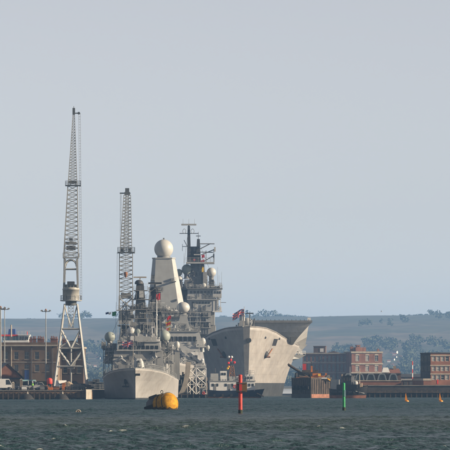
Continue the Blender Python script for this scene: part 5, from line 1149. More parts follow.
def destroyer():
    Y0 = 1176.0; x0 = X(166, 1230) + .0
    t = thing('destroyer', 'grey navy destroyer with a tall pyramid mast topped by a white ball radar', 'warship', (x0, Y0, 0))
    dz = [(0, 9.4), (15, 8.6), (40, 7.6), (80, 7.0), (150, 6.5)]
    dh = [(0, .15), (4, 2.2), (10, 4.6), (20, 7.4), (32, 9.4), (45, 10.5), (90, 10.6), (150, 9)]
    wh = [(0, .08), (8, 1.2), (18, 3.8), (30, 6.6), (45, 8.8), (60, 9.6), (150, 8.5)]
    hull(t, x0, Y0, 0, 150, dh, wh, dz, 8, .5, ['hull_grey', 'boot_dark', 'deck_grey'], 1.4)
    # forward superstructure and bridge
    Yb = Y0 + 30
    pfrust(t, 'deckhouse', 'pale_grey', (132, 204.5), (137, 199), 376, 346, Yb, 20, 18, 2)
    pfrust(t, 'bridge_block', 'pale_grey', (141, 203), (146, 199), 346, 331.5, Yb + 2.2, 14, 12, .8)
    for k in range(11):
        a = 146 + k * 4.7; b = a + 3.2; Yw = Yb + 2.3
        MB().hexa([(X(a, Yw), Yw, Z(341, Yw)), (X(b, Yw), Yw, Z(341, Yw)), (X(b, Yw), Yw + .15, Z(341, Yw)), (X(a, Yw), Yw + .15, Z(341, Yw)), (X(a, Yw + .3), Yw + .28, Z(336.5, Yw)), (X(b, Yw + .3), Yw + .28, Z(336.5, Yw)), (X(b, Yw + .3), Yw + .4, Z(336.5, Yw)), (X(a, Yw + .3), Yw + .4, Z(336.5, Yw))]).build('bridge_window', 'glass_dark', t)
    pbox(t, 'bridge_roof', 'pale_grey', 144.5, 200.5, 330.6, 331.6, Yb + 2.6, 13)
    pbox(t, 'bridge_wing', 'radome_white', 196, 206, 345.6, 347.2, Yb + 1.5, 5); railing(t, [W(196, 345.6, Yb + 1.5), W(206, 345.6, Yb + 1.5)], 1, .04, .9, 'white_paint')
    for px, py, r_ in ((203, 341.5, 2.7), (208, 347.5, 1.7), (177.5, 333, 2.2)):
        radome(t, W(px, py, Yb + 4), r_ * Yb / F, 'radome_white', .5, 1.4)
    MB().cyl(W(203, 352, Yb + 4), W(203, 345, Yb + 4), .35, n=10).build('radome_support', 'white_paint', t)
    # ball radar on pyramid tower (octagonal plan)
    Yt = Y0 + 52
    def oct_(pa, pb, py, yf, d, ch):
        xa, xb = X(pa, Yt), X(pb, Yt); z = Z(py, Yt); c = (xb - xa) * ch
        return [(xa + c, yf, z), (xb - c, yf, z), (xb, yf + c * 1.2, z), (xb, yf + d - c, z), (xb - c, yf + d, z), (xa + c, yf + d, z), (xa, yf + d - c, z), (xa, yf + c * 1.2, z)]
    MB().loft([oct_(145, 187.5, 332, Yt - 3.0, 13, .16), oct_(147.6, 185, 310, Yt - 2.0, 11.5, .16), oct_(152.6, 174.8, 258.6, Yt, 6.5, .14)]).build('pyramid_mast', 'pyramid_grey', t)
    MB().loft([oct_(152, 175.4, 258.6, Yt - .2, 6.9, .14), oct_(152, 175.4, 257.6, Yt - .2, 6.9, .14)]).build('mast_cap', 'pale_grey', t)
    cb = Vector((X(163.7, Yt + 3), Yt + 3.2, Z(248.9, Yt + 3)))
    MB().lathe((cb.x, cb.y, Z(258, Yt)), [(1.9, 0), (1.7, .6), (1.8, .8)], 20).build('radar_turntable', 'mid_grey', t)
    MB().sphere(cb, 9.5 * Yt / F, 40, 26).build('ball_radar', 'radome_white', t)
    MB().box(cb.x - .2, cb.x + .2, cb.y - .2, cb.y + .2, cb.z + 2.4, cb.z + 2.95).build('radar_beacon', 'mid_grey', t)
    # fittings on the pyramid faces
    for px, py, w_, h_, m in ((152.5, 276.5, 1.6, 3.4, 'mast_grey'), (172.6, 279.2, 2.4, 2.0, 'mid_grey'), (176.5, 300, 1.4, 2, 'mid_grey')):
        pbox(t, 'sensor_box', m, px - w_ / 2, px + w_ / 2, py - h_ / 2, py + h_ / 2, Yt - 1.2 - (py - 275) * .03, 3.0)
    for py, a, b in ((279.5, 151, 154.5), (281, 171.5, 176), (312, 144, 190), (316.5, 158, 189)):
        pbox(t, 'mast_platform', 'mid_grey', a, b, py, py + .8, Yt - 3.2, 4); railing(t, [W(a, py, Yt - 3.2), W(b, py, Yt - 3.2)], .9, .035, .8, 'pale_grey')
    MB().bar(W(177, 313, Yt - 3), W(189.5, 313, Yt - 3), .5).build('yard_arm', 'mid_grey', t)
    # large white dome on a raked support, starboard details
    Yd = Yb + 9
    radome(t, W(183.2, 307.5, Yd), 6.6 * Yd / F, 'radome_white', .7, .85)
    pfrust(t, 'dome_support', 'pale_grey', (176, 191), (180.5, 186.5), 333, 314.5, Yd - 1.2, 4, 2.6)
    for k, (px, py, w_, h_) in enumerate(((183, 324.5, 8, 2.4), (187.5, 326.5, 2.6, 5), (179.5, 333.5, 6, 3), (192, 330.5, 9, 1.6))):
        pbox(t, 'equipment_block', 'pale_grey' if k % 2 else 'ship_grey', px - w_ / 2, px + w_ / 2, py - h_ / 2, py + h_ / 2, Yd - 1.6 - .1 * k, 1.5)
    clutter(t, 30, (166, 199), (330.6,), (Yb + 3.2, Yb + 7), 31, ('pale_grey', 'white_paint', 'ship_grey', 'mid_grey'), (.3, .9))
    clutter(t, 34, (174, 204), (0,), (Yb - 7, Yb - 3.4), 32, ('pale_grey', 'white_paint', 'ship_grey', 'mid_grey', 'mast_grey'), (.4, 1.3), floor=7.8)
    for (p0, py0, p1, py1) in ((190, 352, 206, 366), (180, 350, 196, 363), (176, 362, 190, 372)):
        A = W(p0, py0, Yb - 3); B = W(p1, py1, Yb - 4)
        MB().poly([A, B, B - Vector((0, 0, .9)), A - Vector((0, 0, .9))], (0, 2.4, 0)).build('stair_flank', 'pale_grey', t)
    pfrust(t, 'boat_bay', 'white_paint', (187, 206.5), (190, 203), 372, 352, Yb - 3.0, 2.5, 2.2, .6)
    for k in range(3): pbox(t, 'boat_bay_door', 'mid_grey', 190 + k * 5, 193.2 + k * 5, 361, 370, Yb - 3.02 + .2, .3)
    wallkit(t, 26, (165, 199), (349, 374), Yb + .3, 61, ('pale_grey', 'white_paint', 'mid_grey', 'mast_grey', 'ship_grey'), 1.1, slope=.05); wallkit(t, 14, (165, 199), (342.5, 345.5), Yb + 2.3, 62, k=.6)
    wallkit(t, 14, (190, 202), (354, 371), Yb - 2.9, 63, ('mid_grey', 'mast_grey', 'pale_grey')); wallkit(t, 16, (155, 178), (314, 329), Yt - 2.7, 64, k=.8)
    clutter(t, 22, (150, 188), (312,), (Yt - 3.1, Yt - 2.6), 66, ('white_paint', 'pale_grey', 'mid_grey', 'mast_grey'), (.3, .8)); clutter(t, 14, (160, 188), (316.5,), (Yt - 3.1, Yt - 2.6), 67, ('white_paint', 'pale_grey', 'mast_grey'), (.3, .7))
    # aft mast (long range radar) and whips
    pfrust(t, 'aft_mast', 'mid_grey', (157, 171), (160, 168), 330, 290, Y0 + 90, 6, 4, .6)
    for px, py, h_ in ((178, 316, 6), (190, 331, 5), (197, 331, 7), (200, 331, 4)): whip(t, W(px, py, Yb + 6), h_)
    railing(t, [W(147, 330.6, Yb + 3), W(200, 330.6, Yb + 3)], 1.0, .04, 1.2)
    for sd in (-1, 1): railing(t, [(x0 + sd * (interp(dh, s_) - .2), Y0 + s_, interp(dz, s_)) for s_ in (1, 8, 16, 24, 32)], 1.1, .04, 2)
destroyer()

def access_towers():
    # scaffold brow towers and white portal alongside the destroyer, on a pontoon
    Y = 1148; s_ = Y / F
    po = thing('pontoon', 'dark mooring pontoon carrying the white scaffold towers beside the frigate', 'pontoon', (X(196, Y), Y, 0))
    MB().box(X(179, Y), X(209, Y), Y - 3.5, Y + 4, -.6, .75).build('deck', 'boot_dark', po)
    MB().box(X(178.8, Y), X(209.2, Y), Y - 3.7, Y + 4.1, .76, .95).build('deck_edge', 'timber', po)
    for k in range(5): MB().cyl((X(181 + k * 6, Y), Y - 3.75, .1), (X(181 + k * 6, Y), Y - 3.75, .8), .3, n=10).build('tyre_fender', 'rubber', po)
    for a, b, lab in ((187.3, 196, 'left white braced scaffold tower between frigate and tug'), (196.6, 206, 'right white braced scaffold tower between frigate and tug')):
        cx = (X(a, Y) + X(b, Y)) / 2; hx = (X(b, Y) - X(a, Y)) / 2; z0 = .95
        t = thing('scaffold_tower', lab, 'scaffold', (cx, Y, z0))
        lev = [Z(p, Y) for p in (394, 384.5, 376, 368)]; 
        for i in range(4):
            p = quad(cx, Y, 0, hx, 1.4)[i]; MB().bar((p[0], p[1], z0), (p[0], p[1], lev[3]), .17).build('upright', 'white_paint', t)
        for i in range(3):
            mb = MB(); lattice(mb, quad(cx, Y, lev[i], hx, 1.4), quad(cx, Y, lev[i + 1], hx, 1.4), 1, .1, .16, 'X', chords=False); mb.build('brace_panel', 'white_paint', t)
        for i in (1, 2, 3): MB().box(cx - hx, cx + hx, Y - 1.3, Y + 1.3, lev[i] - .1, lev[i] + .05).build('stage', 'ship_grey', t)
        railing(t, [(cx - hx, Y - 1.3, lev[3]), (cx + hx, Y - 1.3, lev[3])], 1.0, .04, .9, 'white_paint')
    Yc = 1143.6; t = thing('gangway_hut', 'small white hut with a red lifebuoy on the pontoon', 'hut', (X(203.2, Yc), Yc + .8, .95))
    MB().box(X(199.8, Yc), X(206.8, Yc), Yc + .2, Yc + 2, .95, Z(388.2, Yc)).build('wall', 'white_paint', t)
    MB().box(X(199.4, Yc), X(207.2, Yc), Yc - .1, Yc + 2.2, Z(388.1, Yc), Z(387.2, Yc)).build('roof', 'radome_white', t)
    MB().box(X(200.8, Yc), X(202.6, Yc), Yc + .12, Yc + .19, Z(395, Yc), Z(389.5, Yc)).build('door', 'glass_dark', t)
    MB().box(X(204.8, Yc), X(206.2, Yc), Yc + .12, Yc + .19, Z(393, Yc), Z(389.5, Yc)).build('window', 'glass_dark', t)
    mb = MB(); c = Vector((X(203.6, Yc), Yc + .08, Z(393.2, Yc))); pr = None
    for k in range(13):
        p = c + Vector((.3 * math.cos(k * math.pi / 6), 0, .3 * math.sin(k * math.pi / 6)))
        if pr is not None: mb.cyl(pr, p, .09, n=6)
        pr = p
    mb.build('lifebuoy', 'post_red', t)
    Yd = 1152.6; t = thing('added_dark_piles', 'added dark timber piles behind the white scaffold towers that darken the hull', 'added piles', (X(198, Yd), Yd, 0))  # dark piles added to tone down the bright destroyer hull behind
    for k in range(7): MB().cyl((X(189 + k * 2.9, Yd), Yd + (k % 2) * .6, -2), (X(189 + k * 2.9, Yd), Yd + (k % 2) * .6, Z(377.5 + (k % 3), Yd)), .34, .32, 10).build('pile', 'timber', t)
    for py in (381, 390): MB().box(X(188, Yd), X(208, Yd), Yd - .6, Yd - .36, Z(py + 1.6, Yd), Z(py, Yd)).build('waling', 'boot_dark', t)
    Yd = 1151.5; t = thing('added_dark_piles', 'tall added dark timber piles that darken the hull between frigate and scaffold towers', 'added piles', (X(182, Yd), Yd, 0))  # second added row of dark piles, hides and darkens the sunlit hull
    for k in range(6): MB().cyl((X(177 + k * 2.0, Yd), Yd + (k % 2) * .5, -2), (X(177 + k * 2.0, Yd), Yd + (k % 2) * .5, Z(371 + (k * 2) % 5, Yd)), .3, .28, 10).build('pile', 'timber' if k % 2 else 'boot_dark', t)
    for py in (376, 384, 392): MB().box(X(176, Yd), X(188, Yd), Yd - .56, Yd - .32, Z(py + 1.5, Yd), Z(py, Yd)).build('waling', 'mast_grey', t)
    # curved pale brow from ship side down to pontoon
    Yg = 1146; t = thing('gangway', 'pale curved gangway sweeping down to the pontoon right of the frigate hull', 'gangway', (X(181.5, Yg), Yg, .95))
    pts = [(188.3, 362), (187.6, 372), (186, 381), (183.6, 389), (180.6, 394.6)]
    for a, b in zip(pts[:-1], pts[1:]):
        A = W(a[0], a[1], Yg); B = W(b[0], b[1], Yg); d = Vector((.62, 0, 0))
        MB().hexa([A - d, A + d, A + d + Vector((0, 2, 0)), A - d + Vector((0, 2, 0)), B - d, B + d, B + d + Vector((0, 2, 0)), B - d + Vector((0, 2, 0))]).build('ramp_section', 'stone_trim', t)
    for px, py in ((188.3, 362), (186, 381)): MB().bar(W(px, py, Yg + 1), (X(px, Yg + 1), Yg + 1, .95), .2).build('support_post', 'mid_grey', t)
access_towers()

def carrier():
    Y0 = 1338.0; x0 = X(246.5, Y0); sl_ = -.025
    t = thing('aircraft_carrier', 'large grey aircraft carrier with ski jump ramp and anchor on its lit bow', 'warship', (x0, Y0, 0))
    dz = [(0, 20.3), (8, 19.9), (18, 18.8), (26, 17.4), (38, 15.6), (60, 15.2), (100, 15.2), (205, 15)]
    dh = [(0, 1.0), (1.5, 2.6), (5, 4.9), (10, 6.8), (18, 9.4), (28, 12.6), (42, 16.4), (60, 18.0), (85, 18), (205, 17)]
    wh = [(0, .5), (1.5, .9), (6, 1.8), (14, 4.0), (28, 7.4), (45, 10.6), (65, 12.8), (90, 13.6), (205, 13.2)]
    hl, P = hull(t, x0, Y0, sl_, 205, dh, wh, dz, 7, 3.9, ['carrier_grey', 'boot_dark', 'deck_grey'], 1.35, nz=14, n=80)
    def side(s_, z, sd): 
        d = interp(dz, s_); f = z / d; hb = interp(wh, s_) + (interp(dh, s_) - interp(wh, s_)) * f ** 1.35
        return Vector((x0 + sl_ * s_ + sd * hb, Y0 + s_ + 7 * (1 - f) * max(0, 1 - s_ / (205 * .35)), z))
    def outn(s_, z, sd):
        a = side(s_ + .5, z, sd) - side(s_ - .5, z, sd); b = side(s_, z + .5, sd) - side(s_, z - .5, sd); n_ = a.cross(b).normalized()
        return n_ if n_.x * sd > 0 else -n_
    def patch(name, mat, s0, s1, z0, z1, sd, out_=.06):
        c = [side(s0, z0, sd), side(s1, z0, sd), side(s1, z1, sd), side(s0, z1, sd)]; n_ = outn((s0 + s1) / 2, (z0 + z1) / 2, sd) * out_
        return MB().hexa([p - n_ * 3 for p in c] + [p + n_ for p in c]).build(name, mat, t)
    # anchors in pockets, ports, mooring openings
    for sd in (-1, 1):
        a = side(13.5, 12.2, sd); n_ = outn(13.5, 12.2, sd)
        MB().sphere(a - n_ * .25, 1.15, 16, 10).build('anchor_pocket', 'boot_dark', t)
        c = a + n_ * .75; u = (side(17.5, 15.4, sd) - a).normalized()
        MB().bar(c - u * .6, c + u * 3.0, .35).bar(c - u * .5 + Vector((-.9, 0, -.1)), c - u * .5 + Vector((.9, 0, -.1)), .4).build('anchor', 'rust', t)
        patch('mooring_port', 'black_paint', 17.5, 21.0, 14.9, 16.9, sd)
        for s_, z in ((9, 17.2), (22, 17.0)): 
            p = side(s_, z, sd); MB().sphere(p, .38, 10, 6).build('scuttle', 'boot_dark', t)
        mb = MB(); pr = None
        for s_ in [0, 1.5, 3, 5, 8, 12, 18, 24, 30, 36, 42, 50]:
            p = side(s_, interp(dz, s_), sd)
            if pr is not None: mb.bar(pr, p, .28)
            pr = p
        mb.build('bulwark_cap', 'carrier_grey', t)
    n_ = Vector((0, -1, 0)); p = side(0, 16.3, 1); MB().cyl((p.x - .2, p.y - .2, p.z), (p.x - .2, p.y + .6, p.z), .75, n=16).build('bullring', 'boot_dark', t)
    # plating seams across the lit bow
    for z in (6.5, 9.4, 12.6, 15.2):
        for sd in (-1, 1):
            mb = MB(); pr = None
            for s_ in [1.5, 4, 8, 12, 17, 22, 28, 34, 40, 48, 56, 66]:
                q = side(s_, z, sd)
                if pr is not None: mb.bar(pr, q, .05)
                pr = q
            mb.build('plate_seam', 'carrier_grey', t)
    # ski jump ramp on the port side: curved slab with a raked underside
    xa = X(251.5, 1364); rings = []; xr0 = X(311.5, 1364)
    prof = [(1364.0, 21.7, 0), (1364.6, 20.4, .25), (1365.4, 19.0, .5), (1366.8, 17.6, .75), (1369.5, 16.3, .95), (1374.0, 15.4, 1.05), (1384.0, 15.0, 1.1), (1416.0, 14.9, 1.1)]   # raked fairing under the lip
    ztop = lambda y: 22.3 - 6.6 * (1 - (1 - (y - 1364) / 52) ** 2)
    for (y, und, k) in prof:
        xr = xr0 - 5.0 * k; zt = max(ztop(y), und + .5)
        rings.append([(xa, y, und), (xr, y, und), (xr0 - .9 * k, y, zt - .5), (xr0 - .9 * k, y, zt), (xa, y, zt)])
    MB().loft(rings, smooth=False).build('ski_jump_ramp', 'ramp_grey', t)
    MB().box(xa, X(312.2, 1363.6), 1363.2, 1364.0, 21.75, 22.45).build('ramp_lip', 'mid_grey', t)
    for k in range(9):
        xx = xa + .8 + k * 1.35
        MB().bar((xx, 1366.9, 17.5), (xx, 1369.6, 16.2), .12).bar((xx, 1369.6, 16.2), (xx, 1374, 15.35), .12).build('ramp_rib', 'mid_grey', t)
    for k in range(14): MB().box(xa + .6 + k * 1.25, xa + .75 + k * 1.25, 1363.4, 1363.55, 22.46, 22.75).build('deck_edge_light', 'mast_grey', t)
    pbox(t, 'approach_light', 'white_paint', 307.5, 310.8, 317.6, 320.4, 1364.5, 1.5)
    # bulwark horn beside the ramp
    A = [W(279.5, 345.5, 1376), W(286, 345.0, 1380), W(283, 331.2, 1376), W(276, 335.6, 1374)]
    MB().poly(A, (0, .5, 0)).build('bulwark_horn', 'carrier_grey', t)
    # flight deck
    fd = [(-9.8, 1378), (22.5, 1392), (21.5, 1543), (-13.2, 1543), (-13.2, 1415)]
    MB().poly([(a, b, 15.1) for a, b in fd], (0, 0, .75)).build('flight_deck', 'deck_grey', t)
    # port sponsons
    MB().loft([[W(298, 346, 1396), W(307.5, 344.5, 1398), W(307.5, 344.5, 1408), W(298, 346, 1408)], [W(296, 351, 1396), W(302, 350.4, 1398), W(302, 350.4, 1408), W(296, 351, 1408)]]).build('sponson', 'ship_grey', t)
    MB().loft([[W(288, 354.6, 1392), W(306, 355, 1398), W(305, 355, 1410), W(288, 354.6, 1410)], [W(286, 359.8, 1392), W(299.5, 358.6, 1398), W(299, 358.6, 1410), W(286, 359.8, 1410)], [W(285, 361.5, 1393), W(290, 361.2, 1398), W(290, 361.2, 1410), W(285, 361.5, 1410)]]).build('sponson', 'pale_grey', t)
    railing(t, [W(288, 354.4, 1392.5), W(305.6, 354.8, 1398)], 1.1, .05, 1.4, 'white_paint')
    clutter(t, 10, (290, 303), (354.7,), (1399, 1401), 41, ('white_paint', 'mid_grey', 'orange_paint', 'pale_grey'), (.5, 1.1))
    # foredeck gear: phalanx mount, capstans, jackstaff
    Yf = 1352
    fx = lambda px: X(px, Yf)
    pfrust(t, 'gun_mount', 'ship_grey', (238, 246), (240, 244.5), 327.5, 320.5, Yf, 3, 2.4)
    MB().cyl(W(242.2, 321, Yf + 1), W(242.2, 315.6, Yf + 1), .85, .8, 16).sphere(W(242.2, 315.6, Yf + 1), .82, 16, 8, zmin=0).build('gun_radome', 'pale_grey', t)
    radome(t, W(247.5, 322.3, Yf + 4), 1.35, 'pale_grey', .8); MB().bar(W(249.6, 327, Yf), W(249.6, 314, Yf), .35).build('aerial_post', 'mid_grey', t)
    c = W(249.6, 313.4, Yf); MB().box(c.x - 1.15, c.x + 1.15, c.y - .2, c.y + .2, c.z - .16, c.z + .2).build('navigation_radar', 'mast_grey', t)
    pfrust(t, 'winch_house', 'ship_grey', (245.5, 255), (247.5, 253.5), 327, 319.8, Yf + 5, 3, 2.5)
    MB().cyl(W(253, 326, Yf + 3), W(254.6, 318.5, Yf + 3), .3, .2, 8).build('davit', 'mast_grey', t)
    clutter(t, 14, (236, 256), (327,), (Yf + 1, Yf + 5), 42, ('ship_grey', 'pale_grey', 'mast_grey', 'mid_grey'), (.35, .9))
    js = W(243.6, 327, 1343); MB().cyl(js, W(244.3, 306.5, 1343), .1, .06, 8).build('jackstaff', 'stone_trim', t)
    flag(t, W(243.9, 309.4, 1343), 3.3, 2.0, union, UNION, .42, -1, 'jack_flag', .22)
    # ---- island
    Yi = 1416; zz = lambda py: Z(py, Yi)
    pbox(t, 'island_base', 'ship_grey', 181.5, 215.5, 325, 340, Yi + 3, 60)
    pbox(t, 'island_block', 'ship_grey', 184, 214.5, 299.5, 325, Yi + 1.5, 55)
    pfrust(t, 'island_bridge', 'pale_grey', (187.5, 216), (187.5, 216), 311.5, 289, Yi, 14, 14)
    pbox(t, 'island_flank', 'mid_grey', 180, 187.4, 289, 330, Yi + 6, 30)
    pbox(t, 'flag_bridge', 'radome_white', 212.8, 221.5, 289.8, 297.6, Yi - .5, 8)
    pbox(t, 'flag_bridge_lower', 'pale_grey', 212.8, 218.5, 299.2, 310, Yi + .3, 7)
    for (py0, py1, a, n_, st, wd) in ((291, 293.4, 190, 7, 3.5, 2.3), (301.6, 303.8, 192.5, 6, 3.1, 2.0)):
        for k in range(n_): pbox(t, 'bridge_window', 'glass_dark', a + k * st, a + k * st + wd, py0, py1, Yi - .07, .06)
    for a in (214.2, 216.8, 219.2): pbox(t, 'bridge_window', 'glass_dark', a, a + 1.5, 291.2, 293.6, Yi - .57, .06)
    pbox(t, 'bridge_walkway', 'mid_grey', 186.5, 222.5, 288.0, 289.0, Yi - .9, 10); railing(t, [W(186.5, 288, Yi - .9), W(222.5, 288, Yi - .9)], 1, .04, 1.0, 'pale_grey')
    pbox(t, 'bridge_walkway', 'pale_grey', 187, 217.5, 299.0, 299.9, Yi - .7, 3); railing(t, [W(187, 299, Yi - .7), W(221, 299, Yi - .7)], 1, .04, 1.0, 'pale_grey')
    for a in (213.6, 217, 220.6): MB().bar(W(a, 299, Yi), W(a, 311.5, Yi), .22).build('stanchion', 'white_paint', t)
    pbox(t, 'side_balcony', 'white_paint', 212.5, 222, 311, 312, Yi - .2, 4); MB().bar(W(220, 302.5, Yi), W(226, 302.5, Yi), .14).build('boom', 'mid_grey', t)
    # boxy lower front: pipes, panels, recess
    pbox(t, 'lower_front', 'ship_grey', 188.5, 211, 312, 334.5, Yi - .2, 3)
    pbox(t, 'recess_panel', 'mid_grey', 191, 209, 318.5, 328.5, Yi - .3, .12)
    for k in range(8): pbox(t, 'wall_pipe', 'pale_grey' if k % 3 == 0 else 'ship_grey', 190 + k * 2.6, 190.6 + k * 2.6, 312.5, 334, Yi - .5, .25)
    for py in (316.5, 321.5, 327.5): pbox(t, 'ledge', 'pale_grey', 188, 211.5, py, py + .6, Yi - .9, .9)
    clutter(t, 26, (190, 210), (316.5, 321.5, 327.5), (Yi - .85, Yi - .6), 43, ('mid_grey', 'mast_grey', 'pale_grey', 'ship_grey'), (.35, .8))
    clutter(t, 10, (212.5, 221), (311, 299.9), (Yi + .2, Yi + 1.5), 44, ('white_paint', 'pale_grey', 'mid_grey'), (.4, .9))
    # upper works and domes
    pfrust(t, 'upper_house', 'mid_grey', (189, 206), (190.5, 204), 288, 263, Yi + 3, 8, 7, .5)
    pbox(t, 'upper_house_wing', 'ship_grey', 203, 207.5, 272, 288, Yi + 2.5, 5)
    for px, py, r_, m, b_ in ((186.8, 269.5, 5.2, 'radome_green', 1.6), (211.4, 272.3, 4.7, 'radome_white', 2.0), (178.8, 272.5, 3.6, 'radome_green', 1.0), (179.5, 279, 3.2, 'radome_white', 1.0), (203.8, 285.6, 2.6, 'radome_white', .5)):
        Yr = Yi + (4 if px != 203.8 else .8); radome(t, W(px, py, Yr), r_ * Yr / F, m, b_)
    for px in (186.8, 211.4, 179): pfrust(t, 'dome_tower', 'mast_grey' if px != 186.8 else 'mid_grey', (px - 4, px + 4), (px - 2.2, px + 2.2), 290, 279.5, Yi + 3, 3, 2)
    clutter(t, 34, (188, 221), (288,), (Yi, Yi + 2.5), 45, ('mid_grey', 'mast_grey', 'pale_grey', 'ship_grey', 'white_paint'), (.35, 1.0))
    clutter(t, 12, (180.5, 187), (289,), (Yi + 6.2, Yi + 8), 46, ('mid_grey', 'mast_grey', 'ship_grey'), (.4, 1.0))
    pbox(t, 'yellow_panel', 'flag_yellow', 202, 203.6, 266.5, 272, Yi + 2.6, .5)  # small plain yellow panel on the upper house
    # main mast
    pfrust(t, 'mast_base', 'mast_grey', (187.2, 201), (187.6, 200), 263, 246.5, Yi + 4, 4.5, 4)
    pfrust(t, 'main_mast', 'mast_grey', (187.0, 191), (187.6, 190), 262, 226, Yi + 3.6, 1.6, 1.1)
    pfrust(t, 'second_mast', 'mast_grey', (195.8, 200.6), (197, 199.8), 262, 239, Yi + 3.6, 1.8, 1.2)
    MB().cyl(W(198.3, 240, Yi + 4), W(198.3, 232, Yi + 4), .1, .06, 6).build('topmast', 'mast_grey', t); MB().bar(W(196, 236, Yi + 4), W(200.6, 236, Yi + 4), .18).build('yard_arm', 'mast_grey', t)
    pbox(t, 'long_radar', 'pale_grey', 181.3, 196.3, 223.8, 225.4, Yi + 3.4, .9); MB().bar(W(188.8, 227, Yi + 4), W(188.8, 225, Yi + 4), .5).build('radar_pivot', 'mast_grey', t)
    for px in (183, 188.8, 194.5): whip(t, W(px, 223.8, Yi + 3.8), 1.5, .05, 'mid_grey')
    MB().bar(W(179.5, 233.4, Yi + 4), W(198.6, 233.4, Yi + 4), .18).build('yard_arm', 'mast_grey', t)
    for px in (184.3, 192.6): 
        mb = MB(); pr = None
        for k in range(9):
            th = math.pi * 2 * k / 8; p = W(px, 231.2, Yi + 3.4) + Vector((.5 * math.cos(th), 0, .75 * math.sin(th)))
            if pr is not None: mb.cyl(pr, p, .07, n=5)
            pr = p
        mb.build('direction_loop', 'mid_grey', t)
    MB().bar(W(182.5, 246.5, Yi + 4), W(188, 246.5, Yi + 4), .16).bar(W(182.4, 251, Yi + 4), W(182.4, 244, Yi + 4), .14).bar(W(184, 240, Yi + 4), W(187, 246, Yi + 4), .16).build('yard_arm', 'mid_grey', t)
    pbox(t, 'mast_platform', 'pale_grey', 186, 214.4, 261.8, 263.6, Yi + 1, 7); railing(t, [W(186, 261.8, Yi + 1), W(214.4, 261.8, Yi + 1)], 1.3, .05, 1.1, 'pale_grey')
    pbox(t, 'mast_platform', 'pale_grey', 193.8, 200, 254.0, 255.2, Yi + 2, 4)
    for a, b in (((200, 249), (210.5, 243.6)), ((201, 255), (214, 249.6)), ((200, 243.8), (214.5, 243.8)), ((199.8, 252), (213, 252.4)), ((213.8, 262), (213.8, 249)), ((206, 262), (206, 250.5)), ((203, 262), (213, 256))):
        MB().bar(W(*a, Yi + 3), W(*b, Yi + 3), .24).build('outrigger', 'mid_grey', t)
    pbox(t, 'sensor_panel', 'radome_white', 214, 215.6, 247, 251.6, Yi + 2.5, .6); pbox(t, 'sensor_panel', 'mast_grey', 213, 214.4, 254, 258, Yi + 2.5, .6)
    flag(t, W(204.6, 254.6, Yi + 1.6), .9, 1.0, lambda u, v: 0, ['flag_red'], .2, -1, 'signal_flag', .1, 6, 6); flag(t, W(204.4, 259.6, Yi + 1.6), 1.1, .7, lambda u, v: 0, ['flag_red'], .2, -1, 'signal_flag', .1, 6, 6)
    flag(t, W(195.4, 258.8, Yi + 1.6), .6, .6, lambda u, v: 0, ['flag_red'], .2, -1, 'signal_flag', .1, 6, 6)
    for px, py, h_ in ((221.5, 288, 5), (219, 288, 4), (217.5, 288, 6.5), (209, 288, 4), (184, 263, 3), (182, 289, 5)): whip(t, W(px, py, Yi + 1), h_, .06, 'mid_grey')
    MB().cyl(W(198, 240, Yi + 4), W(217, 288, Yi + 2), .04, n=5).cyl(W(188, 233, Yi + 4), W(181, 288, Yi + 2), .04, n=5).build('rigging', 'cable', t)
    wallkit(t, 20, (189, 211), (294.5, 298.5), Yi, 71, k=.6, out_=.2); wallkit(t, 20, (189, 211), (305, 310.5), Yi, 72, k=.7, out_=.25); wallkit(t, 22, (190, 205), (266, 286), Yi + 3.2, 73, k=.8)
    wallkit(t, 12, (188, 200), (249, 260), Yi + 4.0, 74, ('mid_grey', 'steel_dark', 'mast_grey'), .7); wallkit(t, 14, (181, 187), (292, 326), Yi + 6, 75, ('mast_grey', 'mid_grey', 'ship_grey'))
    # funnel aft
    pfrust(t, 'funnel', 'mid_grey', (188, 204), (190, 202), 290, 272, Yi + 30, 12, 10)
carrier()

# ---------------------------------------------------------------- small craft
def small_hull(parent, L, beam, z_bow, z_mid, mats, boot=.45, n=28):
    """hull along local +X (bow at +X), origin amidships on the waterline"""
    mb = MB(); lev = [-.8, .0, boot] + [boot + k / 6 for k in range(1, 7)]; m = len(lev)
    def P(u, zt, sd):
        dz = z_mid + (z_bow - z_mid) * max(0, (u - .45) / .55) ** 2 + .25 * max(0, (.25 - u) / .25) ** 2
        z = zt if zt <= boot else boot + (dz - boot) * (zt - boot); f = max(0, min(1, z / dz))
        pl = 1 - max(0, (u - .55) / .45) ** 2.2; ps = 1 - .35 * max(0, (.12 - u) / .12) ** 2
        hb = beam / 2 * max(.015, pl) * ps * (.82 + .18 * f) * (1 - (1 - f) * .35 * max(0, (u - .6) / .4))
        return (-L / 2 + u * L - (1 - f) * .06 * L * max(0, (u - .6) / .4), sd * hb, z)
    us = [1 - (1 - i / n) ** 1.3 for i in range(n + 1)]
    for sd in (-1, 1):
        o = len(mb.v)
        for u in us: mb.v += [P(u, z, sd) for z in lev]
        for i in range(n):
            for k in range(m - 1):
                a = o + i * m + k; q = (a, a + m, a + m + 1, a + 1); mb.f.append(q if sd < 0 else q[::-1]); mb.m.append(1 if k < 2 else 0); mb.sm.append(True)
    for i in range(n):
        a, b = i * m + m - 1, (i + 1) * m + m - 1; c, d = (n + 1) * m + a, (n + 1) * m + b; mb.f.append((a, b, d, c)); mb.m.append(2); mb.sm.append(False)
    mb.f.append(tuple([k for k in range(m)] + [(n + 1) * m + k for k in range(m - 1, -1, -1)])); mb.m.append(0); mb.sm.append(False)
    h = mb.build('hull', mats, parent, world=False)
    for sd in (-1, 1):
        g = MB(); pr = None
        for u in us:
            p = P(u, lev[-1], sd)
            if pr: g.bar(pr, p, .16)
            pr = p
        g.build('gunwale', mats[0], parent, world=False)
    return P
